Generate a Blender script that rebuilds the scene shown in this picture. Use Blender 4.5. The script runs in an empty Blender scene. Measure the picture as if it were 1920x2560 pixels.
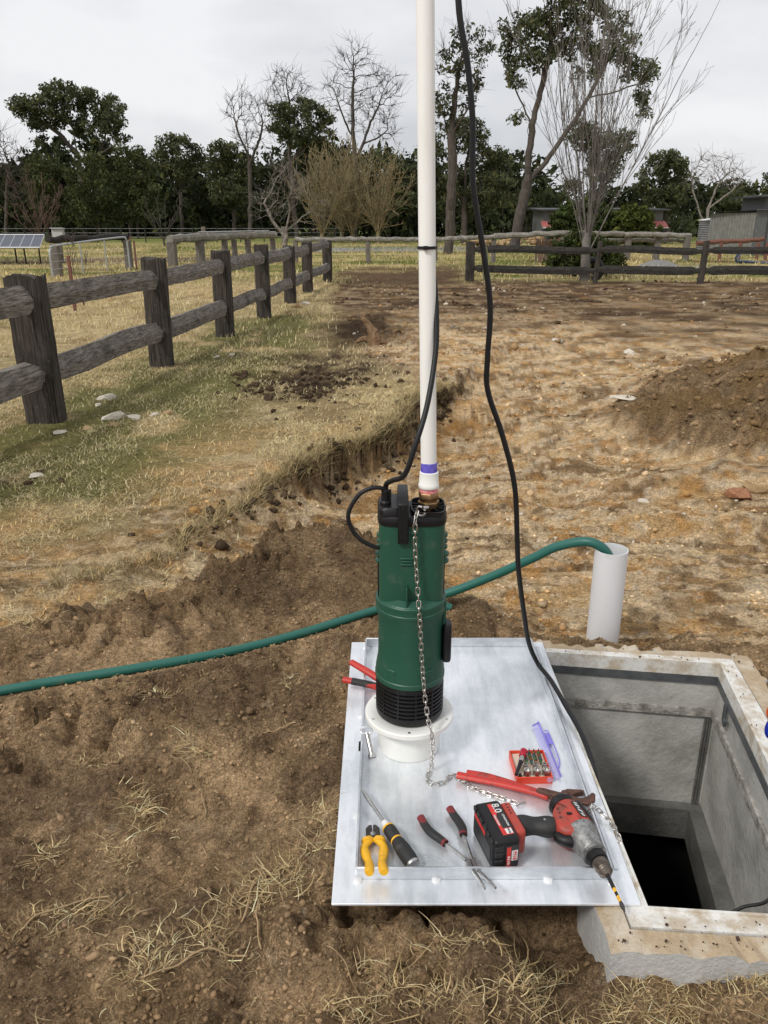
import bpy, bmesh, math, random
import numpy as np
from mathutils import Vector, Matrix, Euler

R = math.radians
PI = math.pi
random.seed(7)
rng = np.random.default_rng(11)
scene = bpy.context.scene
COL = scene.collection

# ------------------------------------------------------------------ camera
cam_data = bpy.data.cameras.new("camera")
cam = bpy.data.objects.new("camera", cam_data)
COL.objects.link(cam)
cam.location = (0, 0, 1.45)
cam.rotation_euler = (R(70), 0, 0)
cam_data.sensor_fit = 'VERTICAL'
cam_data.sensor_height = 36
cam_data.lens = 28
cam_data.clip_start = 0.05
cam_data.clip_end = 2000
scene.camera = cam

# ------------------------------------------------------------------ overcast sky
SUN_EL, SUN_AZ = R(46), R(-135)
world = bpy.data.worlds.new("World")
scene.world = world
world.use_nodes = True
nt = world.node_tree
nt.nodes.clear()
def N(tree, typ, **kw):
    n = tree.nodes.new(typ)
    for k, v in kw.items():
        if k == 'inp':
            for a, b in v.items():
                n.inputs[a].default_value = b
        else:
            setattr(n, k, v)
    return n
w_out = N(nt, 'ShaderNodeOutputWorld')
w_bg = N(nt, 'ShaderNodeBackground', inp={'Strength': 0.1})
w_sky = N(nt, 'ShaderNodeTexSky', sky_type='NISHITA', sun_disc=False, sun_elevation=SUN_EL, sun_rotation=SUN_AZ, dust_density=4.0)
w_tc = N(nt, 'ShaderNodeTexCoord')
w_map = N(nt, 'ShaderNodeMapping', inp={'Scale': (1.6, 1.6, 4.2)})
w_n = N(nt, 'ShaderNodeTexNoise', inp={'Scale': 1.3, 'Detail': 6.0, 'Roughness': 0.52})
w_r = N(nt, 'ShaderNodeValToRGB')
w_r.color_ramp.elements[0].position = 0.38
w_r.color_ramp.elements[0].color = (4.6, 4.7, 4.95, 1)
w_r.color_ramp.elements[1].position = 0.60
w_r.color_ramp.elements[1].color = (6.6, 6.6, 6.7, 1)
w_mix = N(nt, 'ShaderNodeMixRGB', inp={'Fac': 0.93})
L = nt.links.new
L(w_tc.outputs['Generated'], w_map.inputs['Vector'])
L(w_map.outputs[0], w_n.inputs['Vector'])
L(w_n.outputs[0], w_r.inputs[0])
L(w_sky.outputs[0], w_mix.inputs[1])
L(w_r.outputs[0], w_mix.inputs[2])
L(w_mix.outputs[0], w_bg.inputs[0])
L(w_bg.outputs[0], w_out.inputs[0])

sun_data = bpy.data.lights.new("sun", 'SUN')
sun = bpy.data.objects.new("sun", sun_data)
COL.objects.link(sun)
sun_data.energy = 1.5
sun_data.angle = R(10)
sun_data.color = (1.0, 0.97, 0.92)
sun.rotation_euler = (R(90) - SUN_EL, 0, R(180) - SUN_AZ)
sun.location = (0, 0, 30)

scene.view_settings.view_transform = 'Standard'
scene.view_settings.look = 'None'
scene.view_settings.exposure = 0.5
scene.view_settings.gamma = 1.0
scene.view_settings.use_curve_mapping = False
scene.cycles.max_bounces = 6
scene.cycles.transparent_max_bounces = 8

# ------------------------------------------------------------------ helpers
def vnoise(x, y, seed=0):
    xi = np.floor(x).astype(np.int64); yi = np.floor(y).astype(np.int64)
    fx = x - xi; fy = y - yi
    ux = fx * fx * fx * (fx * (fx * 6 - 15) + 10); uy = fy * fy * fy * (fy * (fy * 6 - 15) + 10)
    def h(a, b):
        n = (a * 374761393 + b * 668265263 + seed * 1442695041) & 0xffffffff
        n = ((n ^ (n >> 13)) * 1274126177) & 0xffffffff
        n = ((n ^ (n >> 15)) * 2246822519) & 0xffffffff
        return ((n ^ (n >> 16)) & 0xffffff) / float(0xffffff)
    a = h(xi, yi); b = h(xi + 1, yi); c = h(xi, yi + 1); d = h(xi + 1, yi + 1)
    return (a * (1 - ux) + b * ux) * (1 - uy) + (c * (1 - ux) + d * ux) * uy
def fbm(x, y, seed=0, octv=4, gain=.5, lac=2.07):
    s = 0; a = 1; t = 0
    for o in range(octv):
        s = s + a * vnoise(x + 17.3 * o, y - 9.1 * o, seed + o); t += a
        a *= gain; x = x * lac; y = y * lac
    return s / t
def worley(x, y, seed=0):
    """distance to the nearest jittered grid point and that point's own random value"""
    xi = np.floor(x).astype(np.int64); yi = np.floor(y).astype(np.int64); best = np.full(x.shape, 9.); val = np.zeros(x.shape)
    def h(a, b, s):
        n = (a * 374761393 + b * 668265263 + (seed + s) * 1442695041) & 0xffffffff
        n = ((n ^ (n >> 13)) * 1274126177) & 0xffffffff
        return ((n ^ (n >> 16)) & 0xffffff) / float(0xffffff)
    for dx in (-1, 0, 1):
        for dy in (-1, 0, 1):
            a, b = xi + dx, yi + dy; d = (a + h(a, b, 1) - x) ** 2 + (b + h(a, b, 2) - y) ** 2
            m = d < best; best = np.where(m, d, best); val = np.where(m, h(a, b, 3), val)
    return np.sqrt(best), val
def sstep(a, b, x):
    t = np.clip((x - a) / (b - a), 0, 1)
    return t * t * (3 - 2 * t)

MATS = {}
def mat(name, col, rough=.6, metal=0., col2=None, scale=25., detail=4., bump=0., bscale=None, stretch=(1, 1, 1), lo=.35, hi=.65, coat=0., spec=.5, alpha=None, trans=0., rvar=0.):
    if name in MATS:
        return MATS[name]
    m = bpy.data.materials.new(name); m.use_nodes = True
    t = m.node_tree; t.nodes.clear(); l = t.links.new
    out = N(t, 'ShaderNodeOutputMaterial'); b = N(t, 'ShaderNodeBsdfPrincipled')
    l(b.outputs[0], out.inputs[0])
    b.inputs['Roughness'].default_value = rough; b.inputs['Metallic'].default_value = metal
    b.inputs['Coat Weight'].default_value = coat
    b.inputs['Specular IOR Level'].default_value = spec
    b.inputs['Transmission Weight'].default_value = trans
    if alpha is not None:
        b.inputs['Alpha'].default_value = alpha
    tc = N(t, 'ShaderNodeTexCoord'); mp = N(t, 'ShaderNodeMapping', inp={'Scale': stretch})
    l(tc.outputs['Object'], mp.inputs['Vector'])
    n = N(t, 'ShaderNodeTexNoise', inp={'Scale': scale, 'Detail': detail, 'Roughness': .6})
    l(mp.outputs[0], n.inputs['Vector'])
    cr = N(t, 'ShaderNodeValToRGB')
    c2 = col2 if col2 else tuple(c * .78 for c in col)
    cr.color_ramp.elements[0].position = lo; cr.color_ramp.elements[0].color = (*c2, 1)
    cr.color_ramp.elements[1].position = hi; cr.color_ramp.elements[1].color = (*col, 1)
    l(n.outputs[0], cr.inputs[0]); l(cr.outputs[0], b.inputs['Base Color'])
    if rvar:
        mr = N(t, 'ShaderNodeMapRange', inp={'To Min': rough - rvar, 'To Max': rough + rvar})
        l(n.outputs[0], mr.inputs[0]); l(mr.outputs[0], b.inputs['Roughness'])
    if bump:
        n2 = N(t, 'ShaderNodeTexNoise', inp={'Scale': bscale or scale * 3, 'Detail': 5.0, 'Roughness': .65})
        l(mp.outputs[0], n2.inputs['Vector'])
        bp = N(t, 'ShaderNodeBump', inp={'Strength': bump, 'Distance': .01})
        l(n2.outputs[0], bp.inputs['Height']); l(bp.outputs[0], b.inputs['Normal'])
    MATS[name] = m
    return m
def attr_mat(name, attr='Col', rough=.9, bump=0., bscale=90., nscale=60., nmin=.72, nmax=1.25, transl=0., crumb=0.):
    m = bpy.data.materials.new(name); m.use_nodes = True
    t = m.node_tree; t.nodes.clear(); l = t.links.new
    out = N(t, 'ShaderNodeOutputMaterial'); b = N(t, 'ShaderNodeBsdfPrincipled')
    b.inputs['Roughness'].default_value = rough; b.inputs['Specular IOR Level'].default_value = .03
    a = N(t, 'ShaderNodeAttribute', attribute_name=attr)
    tc = N(t, 'ShaderNodeTexCoord')
    n = N(t, 'ShaderNodeTexNoise', inp={'Scale': nscale, 'Detail': 6.0, 'Roughness': .7})
    l(tc.outputs['Object'], n.inputs['Vector'])
    mr = N(t, 'ShaderNodeMapRange', inp={'From Min': .3, 'From Max': .7, 'To Min': nmin, 'To Max': nmax})
    l(n.outputs[0], mr.inputs[0])
    mx = N(t, 'ShaderNodeVectorMath', operation='SCALE')
    l(a.outputs['Color'], mx.inputs[0]); l(mr.outputs[0], mx.inputs['Scale'])
    if crumb:
        nm = N(t, 'ShaderNodeTexNoise', inp={'Scale': nscale * .22, 'Detail': 5.0, 'Roughness': .65}); l(tc.outputs['Object'], nm.inputs['Vector'])
        nr = N(t, 'ShaderNodeMapRange', inp={'From Min': .35, 'From Max': .65, 'To Min': .75, 'To Max': 1.22}); l(nm.outputs[0], nr.inputs[0])
        mx2 = N(t, 'ShaderNodeVectorMath', operation='SCALE'); l(mx.outputs[0], mx2.inputs[0]); l(nr.outputs[0], mx2.inputs['Scale'])
        nf = N(t, 'ShaderNodeTexNoise', inp={'Scale': nscale * 3.2, 'Detail': 4.0, 'Roughness': .7}); l(tc.outputs['Object'], nf.inputs['Vector'])
        nq = N(t, 'ShaderNodeMapRange', inp={'From Min': .36, 'From Max': .64, 'To Min': .62, 'To Max': 1.38}); l(nf.outputs[0], nq.inputs[0])
        mx = N(t, 'ShaderNodeVectorMath', operation='SCALE'); l(mx2.outputs[0], mx.inputs[0]); l(nq.outputs[0], mx.inputs['Scale'])
    l(mx.outputs[0], b.inputs['Base Color'])
    if bump:
        n2 = N(t, 'ShaderNodeTexNoise', inp={'Scale': bscale, 'Detail': 8.0, 'Roughness': .75})
        l(tc.outputs['Object'], n2.inputs['Vector'])
        hgt = n2.outputs[0]
        if crumb:
            # crumbs: domain-warped cells at two sizes
            wv = N(t, 'ShaderNodeVectorMath', operation='MULTIPLY_ADD', inp={1: (.02, .02, .02)})
            l(n2.outputs[1], wv.inputs[0]); l(tc.outputs['Object'], wv.inputs[2])
            v1 = N(t, 'ShaderNodeTexVoronoi', inp={'Scale': 62.0}); l(wv.outputs[0], v1.inputs['Vector'])
            v2 = N(t, 'ShaderNodeTexVoronoi', inp={'Scale': 150.0}); l(wv.outputs[0], v2.inputs['Vector'])
            m1 = N(t, 'ShaderNodeMath', operation='MULTIPLY_ADD', inp={1: -crumb}); l(v1.outputs['Distance'], m1.inputs[0]); l(n2.outputs[0], m1.inputs[2])
            m2 = N(t, 'ShaderNodeMath', operation='MULTIPLY_ADD', inp={1: -crumb * .6}); l(v2.outputs['Distance'], m2.inputs[0]); l(m1.outputs[0], m2.inputs[2])
            hgt = m2.outputs[0]
        bp = N(t, 'ShaderNodeBump', inp={'Strength': bump, 'Distance': .02})
        l(hgt, bp.inputs['Height']); l(bp.outputs[0], b.inputs['Normal'])
    if transl:
        tr = N(t, 'ShaderNodeBsdfTranslucent'); ms = N(t, 'ShaderNodeMixShader', inp={'Fac': transl})
        l(mx.outputs[0], tr.inputs[0]); l(b.outputs[0], ms.inputs[1]); l(tr.outputs[0], ms.inputs[2]); l(ms.outputs[0], out.inputs[0])
    else:
        l(b.outputs[0], out.inputs[0])
    return m

ORI = {}
def tag(o, label, cat, group=None):
    o['label'] = label; o['category'] = cat
    if group: o['group'] = group
    return o
def thing(name, label, cat, loc=(0, 0, 0), rot=None, group=None):
    """Empty at the base of a thing. With rot given the parts are built in local coordinates."""
    o = bpy.data.objects.new(name, None); COL.objects.link(o)
    o.empty_display_size = .05
    o.location = loc
    if rot is not None:
        o.rotation_euler = rot; ORI[o] = Vector((0, 0, 0))
    else:
        ORI[o] = Vector(loc)
    return tag(o, label, cat, group)

def mesh_np(name, verts, faces, k):
    """mesh from numpy arrays; faces (n,k)"""
    me = bpy.data.meshes.new(name)
    nv, nf = len(verts), len(faces)
    me.vertices.add(nv); me.vertices.foreach_set('co', np.asarray(verts, dtype=np.float32).ravel())
    me.loops.add(nf * k); me.loops.foreach_set('vertex_index', np.asarray(faces, dtype=np.int32).ravel())
    me.polygons.add(nf); me.polygons.foreach_set('loop_start', np.arange(nf, dtype=np.int32) * k)
    me.update(calc_edges=True)
    return me
def set_col(me, cols):
    a = me.color_attributes.new('Col', 'FLOAT_COLOR', 'POINT')
    c = np.ones((len(me.vertices), 4), dtype=np.float32); c[:, :3] = cols
    a.data.foreach_set('color', c.ravel())
def link(name, me, m, parent=None, smooth=False):
    o = bpy.data.objects.new(name, me); COL.objects.link(o)
    if m: me.materials.append(m)
    if smooth: me.shade_smooth()
    if parent is not None: o.parent = parent
    return o

class MB:
    def __init__(s): s.v = []; s.f = []
    def add(s, vs, fs):
        b = len(s.v); s.v += [tuple(p) for p in vs]; s.f += [tuple(i + b for i in f) for f in fs]; return s
    def box(s, c, d, rot=None, taper=1.0):
        x, y, z = d[0] / 2, d[1] / 2, d[2] / 2
        P = [Vector((sx * x * (taper if sz > 0 else 1), sy * y * (taper if sz > 0 else 1), sz * z)) for sz in (-1, 1) for sy in (-1, 1) for sx in (-1, 1)]
        if rot is not None:
            M = Euler(rot).to_matrix(); P = [M @ p for p in P]
        P = [p + Vector(c) for p in P]
        return s.add(P, [(0, 2, 3, 1), (4, 5, 7, 6), (0, 1, 5, 4), (1, 3, 7, 5), (3, 2, 6, 7), (2, 0, 4, 6)])
    def tube(s, pts, rad, n=10, caps=True, flat=1.0, up=None):
        pts = [Vector(p) for p in pts]; m = len(pts)
        if not hasattr(rad, '__len__'): rad = [rad] * m
        vs = []; ref = None
        for i, p in enumerate(pts):
            t = (pts[min(i + 1, m - 1)] - pts[max(i - 1, 0)])
            if t.length < 1e-9: t = Vector((0, 0, 1))
            t.normalize()
            if ref is None:
                ref = Vector(up) if up else (Vector((0, 0, 1)) if abs(t.z) < .9 else Vector((1, 0, 0)))
            a = ref - t * ref.dot(t)
            if a.length < 1e-6: a = t.orthogonal()
            a.normalize(); ref = a; b = t.cross(a)
            for k in range(n):
                an = 2 * PI * k / n
                vs.append(p + a * math.cos(an) * rad[i] * flat + b * math.sin(an) * rad[i])
        fs = []
        for i in range(m - 1):
            for k in range(n):
                fs.append((i * n + k, i * n + (k + 1) % n, (i + 1) * n + (k + 1) % n, (i + 1) * n + k))
        if caps:
            fs.append(tuple(range(n - 1, -1, -1))); fs.append(tuple((m - 1) * n + k for k in range(n)))
        return s.add(vs, fs)
    def lathe(s, prof, n=32, c=(0, 0, 0), a0=0., capb=True, capt=True, axis='z'):
        vs = []; fs = []
        for r, z in prof:
            for k in range(n):
                an = a0 + 2 * PI * k / n
                if axis == 'z': vs.append((c[0] + r * math.cos(an), c[1] + r * math.sin(an), c[2] + z))
                elif axis == 'y': vs.append((c[0] + r * math.cos(an), c[1] + z, c[2] - r * math.sin(an)))
                else: vs.append((c[0] + z, c[1] + r * math.cos(an), c[2] + r * math.sin(an)))
        for i in range(len(prof) - 1):
            for k in range(n):
                fs.append((i * n + k, i * n + (k + 1) % n, (i + 1) * n + (k + 1) % n, (i + 1) * n + k))
        if capb: fs.append(tuple(range(n - 1, -1, -1)))
        if capt: fs.append(tuple((len(prof) - 1) * n + k for k in range(n)))
        return s.add(vs, fs)
    def prism(s, pts, z0, z1):
        n = len(pts)
        vs = [(p[0], p[1], z0) for p in pts] + [(p[0], p[1], z1) for p in pts]
        return s.add(vs, [tuple(range(n - 1, -1, -1)), tuple(range(n, 2 * n))] + [(k, (k + 1) % n, n + (k + 1) % n, n + k) for k in range(n)])
    def loft(s, rings, caps=True):
        n = len(rings[0]); vs = [p for r in rings for p in r]; fs = []
        for i in range(len(rings) - 1):
            for k in range(n):
                fs.append((i * n + k, i * n + (k + 1) % n, (i + 1) * n + (k + 1) % n, (i + 1) * n + k))
        if caps:
            fs.append(tuple(range(n - 1, -1, -1))); fs.append(tuple((len(rings) - 1) * n + k for k in range(n)))
        return s.add(vs, fs)
    def build(s, name, m, parent=None, smooth=False, bevel=0., origin=None, seg=2, sharp=38):
        o0 = ORI.get(parent, Vector((0, 0, 0))) if origin is None else Vector(origin)
        me = bpy.data.meshes.new(name)
        me.from_pydata([(p[0] - o0.x, p[1] - o0.y, p[2] - o0.z) for p in s.v], [], s.f)
        me.update()
        o = link(name, me, m, parent)
        if smooth:
            me.shade_smooth(); me.set_sharp_from_angle(angle=R(sharp))
        if bevel:
            b = o.modifiers.new('Bevel', 'BEVEL'); b.width = bevel; b.segments = seg; b.limit_method = 'ANGLE'; b.angle_limit = R(40)
            if not smooth:
                me.shade_smooth(); me.set_sharp_from_angle(angle=R(sharp))
        if parent is None and origin is not None: o.location = o0
        ORI[o] = o0
        return o
def sring(c, hx, hy, z, n=40, e=2.0):
    out = []
    for k in range(n):
        a = 2 * PI * k / n; ca, sa = math.cos(a), math.sin(a)
        out.append((c[0] + hx * math.copysign(abs(ca) ** (2 / e), ca), c[1] + hy * math.copysign(abs(sa) ** (2 / e), sa), z))
    return out
def bez(pts, n=8):
    """Catmull-Rom through points"""
    P = [Vector(p) for p in pts]; P = [2 * P[0] - P[1]] + P + [2 * P[-1] - P[-2]]
    out = []
    for i in range(1, len(P) - 2):
        for k in range(n):
            t = k / n; a, b, c, d = P[i - 1], P[i], P[i + 1], P[i + 2]
            out.append(.5 * ((2 * b) + (c - a) * t + (2 * a - 5 * b + 4 * c - d) * t * t + (3 * b - a - 3 * c + d) * t ** 3))
    out.append(P[-2]); return out
def text_mesh(body, size, m, parent, mtx, depth=.0004, name='lettering'):
    cu = bpy.data.curves.new('lettering', 'FONT'); cu.body = body; cu.size = size; cu.extrude = depth; cu.align_x = 'CENTER'; cu.align_y = 'CENTER'
    cu.resolution_u = 3
    tmp = bpy.data.objects.new('tmp_text', cu); COL.objects.link(tmp)
    dg = bpy.context.evaluated_depsgraph_get(); dg.update()
    me = bpy.data.meshes.new_from_object(tmp.evaluated_get(dg))
    bpy.data.objects.remove(tmp); bpy.data.curves.remove(cu)
    me.transform(mtx); me.name = name
    me.materials.clear()
    return link(name, me, m, parent)
def frame_mtx(loc, xdir, ydir):
    x = Vector(xdir).normalized(); y = Vector(ydir).normalized(); z = x.cross(y)
    M = Matrix((x, y, z)).transposed().to_4x4(); M.translation = Vector(loc); return M

# ------------------------------------------------------------------ common materials
m_black = mat('black_plastic', (.010, .010, .011), .42, col2=(.007, .007, .008), bump=.12, bscale=300, spec=.35)
m_rubber = mat('black_rubber', (.009, .009, .010), .5, col2=(.014, .014, .014), scale=60, spec=.35)
m_green = mat('green_pump_plastic', (.018, .094, .06), .42, col2=(.030, .098, .068), scale=17, detail=8, lo=.30, hi=.46, bump=.15, bscale=260, rvar=.12)
m_hose = mat('green_hose', (.018, .118, .092), .42, col2=(.16, .15, .10), scale=6, detail=8, lo=.30, hi=.37, rvar=.1)
m_pvc = mat('white_pvc', (.86, .86, .82), .38, col2=(.81, .81, .76), scale=12, stretch=(1, 1, .3))
m_pvcg = mat('pale_grey_pvc', (.74, .74, .75), .45, col2=(.68, .68, .68), scale=10)
m_steel = mat('bright_steel', (.62, .61, .59), .3, 1., col2=(.45, .44, .42), scale=60)
m_chain = mat('stainless_chain', (.66, .64, .60), .28, 1., col2=(.48, .45, .41), scale=90)
m_brass = mat('brass', (.36, .235, .12), .38, 1., col2=(.26, .16, .08), scale=60)
m_redgrip = mat('red_grip', (.52, .035, .025), .45, col2=(.40, .02, .015), scale=60, bump=.1, bscale=300)
m_darkgrip = mat('dark_grip', (.018, .0175, .0175), .58, col2=(.035, .033, .032), scale=70, bump=.2, bscale=400)
m_yellow = mat('yellow_grip', (.80, .44, .02), .42, col2=(.66, .34, .012), scale=70)
m_redbody = mat('red_tool_plastic', (.40, .055, .035), .48, col2=(.30, .035, .022), scale=45, bump=.1, bscale=300)
m_redlabel = mat('red_label', (.62, .035, .025), .4, col2=(.52, .025, .02), scale=60)
m_whiteprint = mat('white_print', (.75, .75, .74), .5, col2=(.65, .65, .64), scale=80)
m_alu = mat('cast_aluminium', (.42, .42, .41), .5, .85, col2=(.23, .23, .22), scale=75, lo=.4, hi=.6, bump=.2, bscale=300)
# ------------------------------------------------------------------ terrain
BANK = np.array([(1.7, 10.5), (.95, 8.3), (.50, 6.95), (.20, 6.12), (-.06, 5.40), (-.36, 4.84), (-.56, 4.6), (-.70, 4.1), (-.83, 3.63), (-.93, 3.29), (-1.13, 3.0), (-1.7, 2.72), (-3.2, 2.55), (-9, 2.4)])
BAMP = np.array([0, .06, .19, .25, .28, .28, .21, .12, .08, .07, .07, .06, .04, .03])
PIT_OUT = [(.436, 1.147), (1.075, 1.10), (1.172, 2.262), (.412, 2.345)]   # near-left, near-right, far-right, far-left
PIT_IN = [(.534, 1.243), (.915, 1.212), (1.056, 2.187), (.520, 2.262)]
def bank_sd(x, y):
    best = np.full(x.shape, 1e9); sd = np.zeros(x.shape); amp = np.zeros(x.shape)
    for i in range(len(BANK) - 1):
        ax, ay = BANK[i]; bx, by = BANK[i + 1]; dx, dy = bx - ax, by - ay
        t = np.clip(((x - ax) * dx + (y - ay) * dy) / (dx * dx + dy * dy), 0, 1)
        qx = x - ax - t * dx; qy = y - ay - t * dy; d = np.hypot(qx, qy)
        s = np.sign(dx * (y - ay) - dy * (x - ax))
        m = d < best
        best = np.where(m, d, best); sd = np.where(m, -s * d, sd); amp = np.where(m, BAMP[i] * (1 - t) + BAMP[i + 1] * t, amp)
    return sd, amp
def gauss(x, y, cx, cy, sx, sy):
    return np.exp(-(((x - cx) / sx) ** 2 + ((y - cy) / sy) ** 2))
def rect_d(x, y, x0, x1, y0, y1):
    return np.hypot(np.maximum(np.maximum(x0 - x, x - x1), 0), np.maximum(np.maximum(y0 - y, y - y1), 0))
HOSE_XY = np.array([(-2.6, 1.75), (-1.9, 1.93), (-1.211, 2.164), (-1.084, 2.212), (-.813, 2.302), (-.526, 2.413), (-.299, 2.537), (-.034, 2.718), (.10, 2.77), (.25, 2.745)])
def hose_d(x, y):
    best = np.full(x.shape, 1e9)
    for (ax, ay), (bx, by) in zip(HOSE_XY[:-1], HOSE_XY[1:]):
        dx, dy = bx - ax, by - ay; t = np.clip(((x - ax) * dx + (y - ay) * dy) / (dx * dx + dy * dy), 0, 1)
        best = np.minimum(best, np.hypot(x - ax - t * dx, y - ay - t * dy))
    return best
def terrain(x, y, detail=True):
    """returns height and the soil masks"""
    x = np.asarray(x, float); y = np.asarray(y, float)
    n1 = fbm(x * 1.1, y * 1.1, 3, 4); n2 = fbm(x * 5.5, y * 5.5, 9, 4); n3 = fbm(x * 21, y * 21, 15, 3)
    sd, amp = bank_sd(x + .34 * (fbm(x * 2.2, y * 2.2, 71, 4) - .5) + .07 * (n3 - .5), y + .34 * (fbm(x * 2.2, y * 2.2, 77, 4) - .5))
    bw = .045 + .28 * sstep(4.5, 3.9, y)
    amp = amp * (.65 + .7 * fbm(x * 1.7, y * 1.7, 73, 2))
    bank = sstep(-bw, bw * .6, sd)
    # soft skirt of fallen clay at the foot of the cut
    skirt = np.exp(-np.maximum(-sd, 0) / .16) * (sd < 0) * amp * .45
    h = .02 + .03 * (n1 - .5) - amp * (1 - bank) * np.exp(-np.maximum(-sd - .3, 0) / 2.2) + skirt
    h = h + .05 * np.exp(-(sd / .5) ** 2) * bank * amp * 2
    # dug over dark soil zone round the pit
    yb = 2.84 + .25 * (fbm(x * 1.7, y * 1.7, 31, 3) - .5) + np.where(x > .15, -.42 * sstep(.15, .7, x), 0) - .25 * sstep(-.9, -1.5, x)
    dark = sstep(.10, -.06, y - yb)
    mound = .24 * gauss(x, y, -.30, 3.06, .29, .20) + .15 * gauss(x, y, -.04, 2.98, .22, .18) + .09 * gauss(x, y, -.64, 2.87, .18, .12) + .07 * gauss(x, y, .30, 2.72, .16, .16)
    dk = sstep(.30, -.10, y - yb + .12 * (n2 - .5))
    dark = np.maximum(dark, sstep(.05, .10, mound + .06 * (n2 - .5)))
    base_d = .05 + .05 * (n1 - .5)
    base_d = base_d + .045 * gauss(x, y, -.55, 2.35, .6, .25) - .02 * gauss(x, y, -.45, 1.55, .35, .3) + .03 * gauss(x, y, -.7, 1.25, .3, .2)
    h = h * (1 - dk) + base_d * dk + mound
    # soil level against the lid, the pit and in the hollow under its front edge
    dl = rect_d(x, y, -.11, .50, 1.27, 2.33)
    h = h + (.115 - h) * np.exp(-(dl / .13) ** 2) * .92
    dp = rect_d(x, y, .44, 1.15, 2.0, 2.32)
    h = h + (.10 + .03 * (n2 - .5) - h) * np.exp(-(dp / .14) ** 2)
    front = sstep(1.46, 1.36, y) * sstep(-.25, -.05, x) * sstep(.50, .44, x)
    h = h * (1 - front) + front * (.05 - .06 * gauss(x, y, .31, 1.30, .15, .12) + .06 * (n2 - .5) + .06 * gauss(x, y, .22, 1.13, .06, .05) - .05 * sstep(1.28, 1.36, y))
    fr2 = sstep(1.2, 1.12, y) * sstep(.40, .50, x)
    h = h * (1 - fr2) + fr2 * (.065 + .05 * (n2 - .5))
    under = sstep(.03, -.01, rect_d(x, y, -.08, .52, 1.29, 2.30) - .01)
    hd_ = hose_d(x, y)
    # spoil heap on the right and the clay ridge in front of it
    hp = .70 * gauss(x, y, 5.1, 6.6, 2.3, 1.5) + .12 * gauss(x, y, 2.3, 6.1, .5, .55) + .1 * gauss(x, y, 2.6, 5.5, .6, .25)
    hp = np.maximum(hp - .06 + .09 * (fbm(x * 4, y * 4, 51, 4) - .5), 0) * sstep(.02, .2, hp)
    rid = .10 * gauss(x, y, 2.0, 4.75, .75, .25) + .07 * gauss(x, y, 1.6, 3.95, 1.0, .12) + .07 * gauss(x, y, .75, 6.9, .22, .2) + .07 * gauss(x, y, 2.0, 9.8, .7, .25)
    h = h + hp + rid * (.6 + .8 * n2) * (1 - dark)
    heap = sstep(.02, .10, hp)
    # burrow and rut in the grass
    h = h - .10 * gauss(x, y, -1.04, 7.8, .13, .17) + .05 * gauss(x, y, -1.2, 8.0, .3, .12)
    xg = np.interp(y, [0, 6.6, 7.4, 8.5, 10, 14, 21, 30], [9, 9, .42, -.1, -.38, -.8, -1.2, -1.3]) + .5 * (n1 - .5) + .25 * (n2 - .5)
    grassm = bank * (1 - dark) * sstep(22.0, 20.5, y) * sstep(.12, -.12, x - xg)
    humus = np.clip(gauss(x, y, -.68, 8.3, .85, 1.7) * 1.35 - .45 + 1.5 * (n2 - .5) + .9 * (n1 - .5), 0, 1)
    humus = np.maximum(humus, np.clip(gauss(x, y, -.35, 11.5, .7, 2.2) * 1.5 - .35 + .8 * (n2 - .5), 0, 1))
    far = sstep(20.6, 21.6, y + 1.0 * (n1 - .5) + np.where(x < 2.2, 1.2, 0))
    tn = fbm(x * .55, y * .55, 35, 4) - .5
    track = sstep(-1.9, -.7, x + 2.6 * tn) * sstep(3.0, 1.8, x + 2.2 * tn) * sstep(30, 25, y + 8 * tn) * far
    grassm = np.maximum(grassm, far * (1 - track)); leftp = sstep(-1.2, -1.7, x) * sstep(3, 3.4, y)
    bare = sstep(.95, .25, sd + .5 * (n1 - .5) + .5 * (n2 - .5)) * sstep(5.2, 4.4, y) * bank
    grassm = np.maximum(grassm, leftp * (sd > 0)) * (1 - .85 * bare)
    clay = (1 - grassm) * (1 - dark) * (1 - heap)
    if detail:
        ridg = fbm(x * 3.2, y * 26, 21, 3) - .5
        h = h + clay * (.022 * (n2 - .5) + .010 * (n3 - .5) + .045 * ridg * sstep(2.8, 3.6, y) * sstep(16, 8, y))
        h = h + clay * .035 * np.clip(n2 - .58, 0, 1) * 4 * sstep(12, 20, y)
        lump = np.abs(fbm(x * 11, y * 11, 41, 3) - .5) * 2
        lump2 = np.abs(fbm(x * 4.2, y * 4.2, 43, 3) - .5) * 2
        h = h + np.maximum(dark, heap) * (.07 * (n2 - .5) + .032 * (n3 - .5) + .030 * (lump - .3) + .05 * (lump2 - .3) * sstep(.05, .25, hd_) + .06 * heap * (n2 - .5))
        cr = np.abs(fbm(x * 38, y * 38, 61, 2) - .5) * 2
        wx, wy = x + .05 * (n2 - .5) + .03 * (n3 - .5), y + .05 * (fbm(x * 6, y * 6, 19, 2) - .5) + .03 * (fbm(x * 22, y * 22, 23, 2) - .5)
        f1, v1 = worley(wx * 10, wy * 10, 3); f2, v2 = worley(wx * 24, wy * 24, 5); f3, v3 = worley(wx * 50, wy * 50, 7)
        loose = sstep(.42, .58, fbm(x * 1.9, y * 1.9, 47, 3)); loose = np.maximum(loose, sstep(.03, .10, mound))
        clod = .075 * v1 ** 2 * np.clip(1 - 2.2 * f1 * f1, 0, 1) + .046 * v2 ** 1.5 * np.clip(1 - 2.0 * f2 * f2, 0, 1) + .014 * v3 * np.clip(1 - 2.0 * f3 * f3, 0, 1)
        h = h + sstep(.05, .2, mound) * (.06 * v1 * np.clip(1 - 1.8 * f1 * f1, 0, 1) + .045 * v2 * np.clip(1 - 2 * f2 * f2, 0, 1) + .015 * v3)
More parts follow.
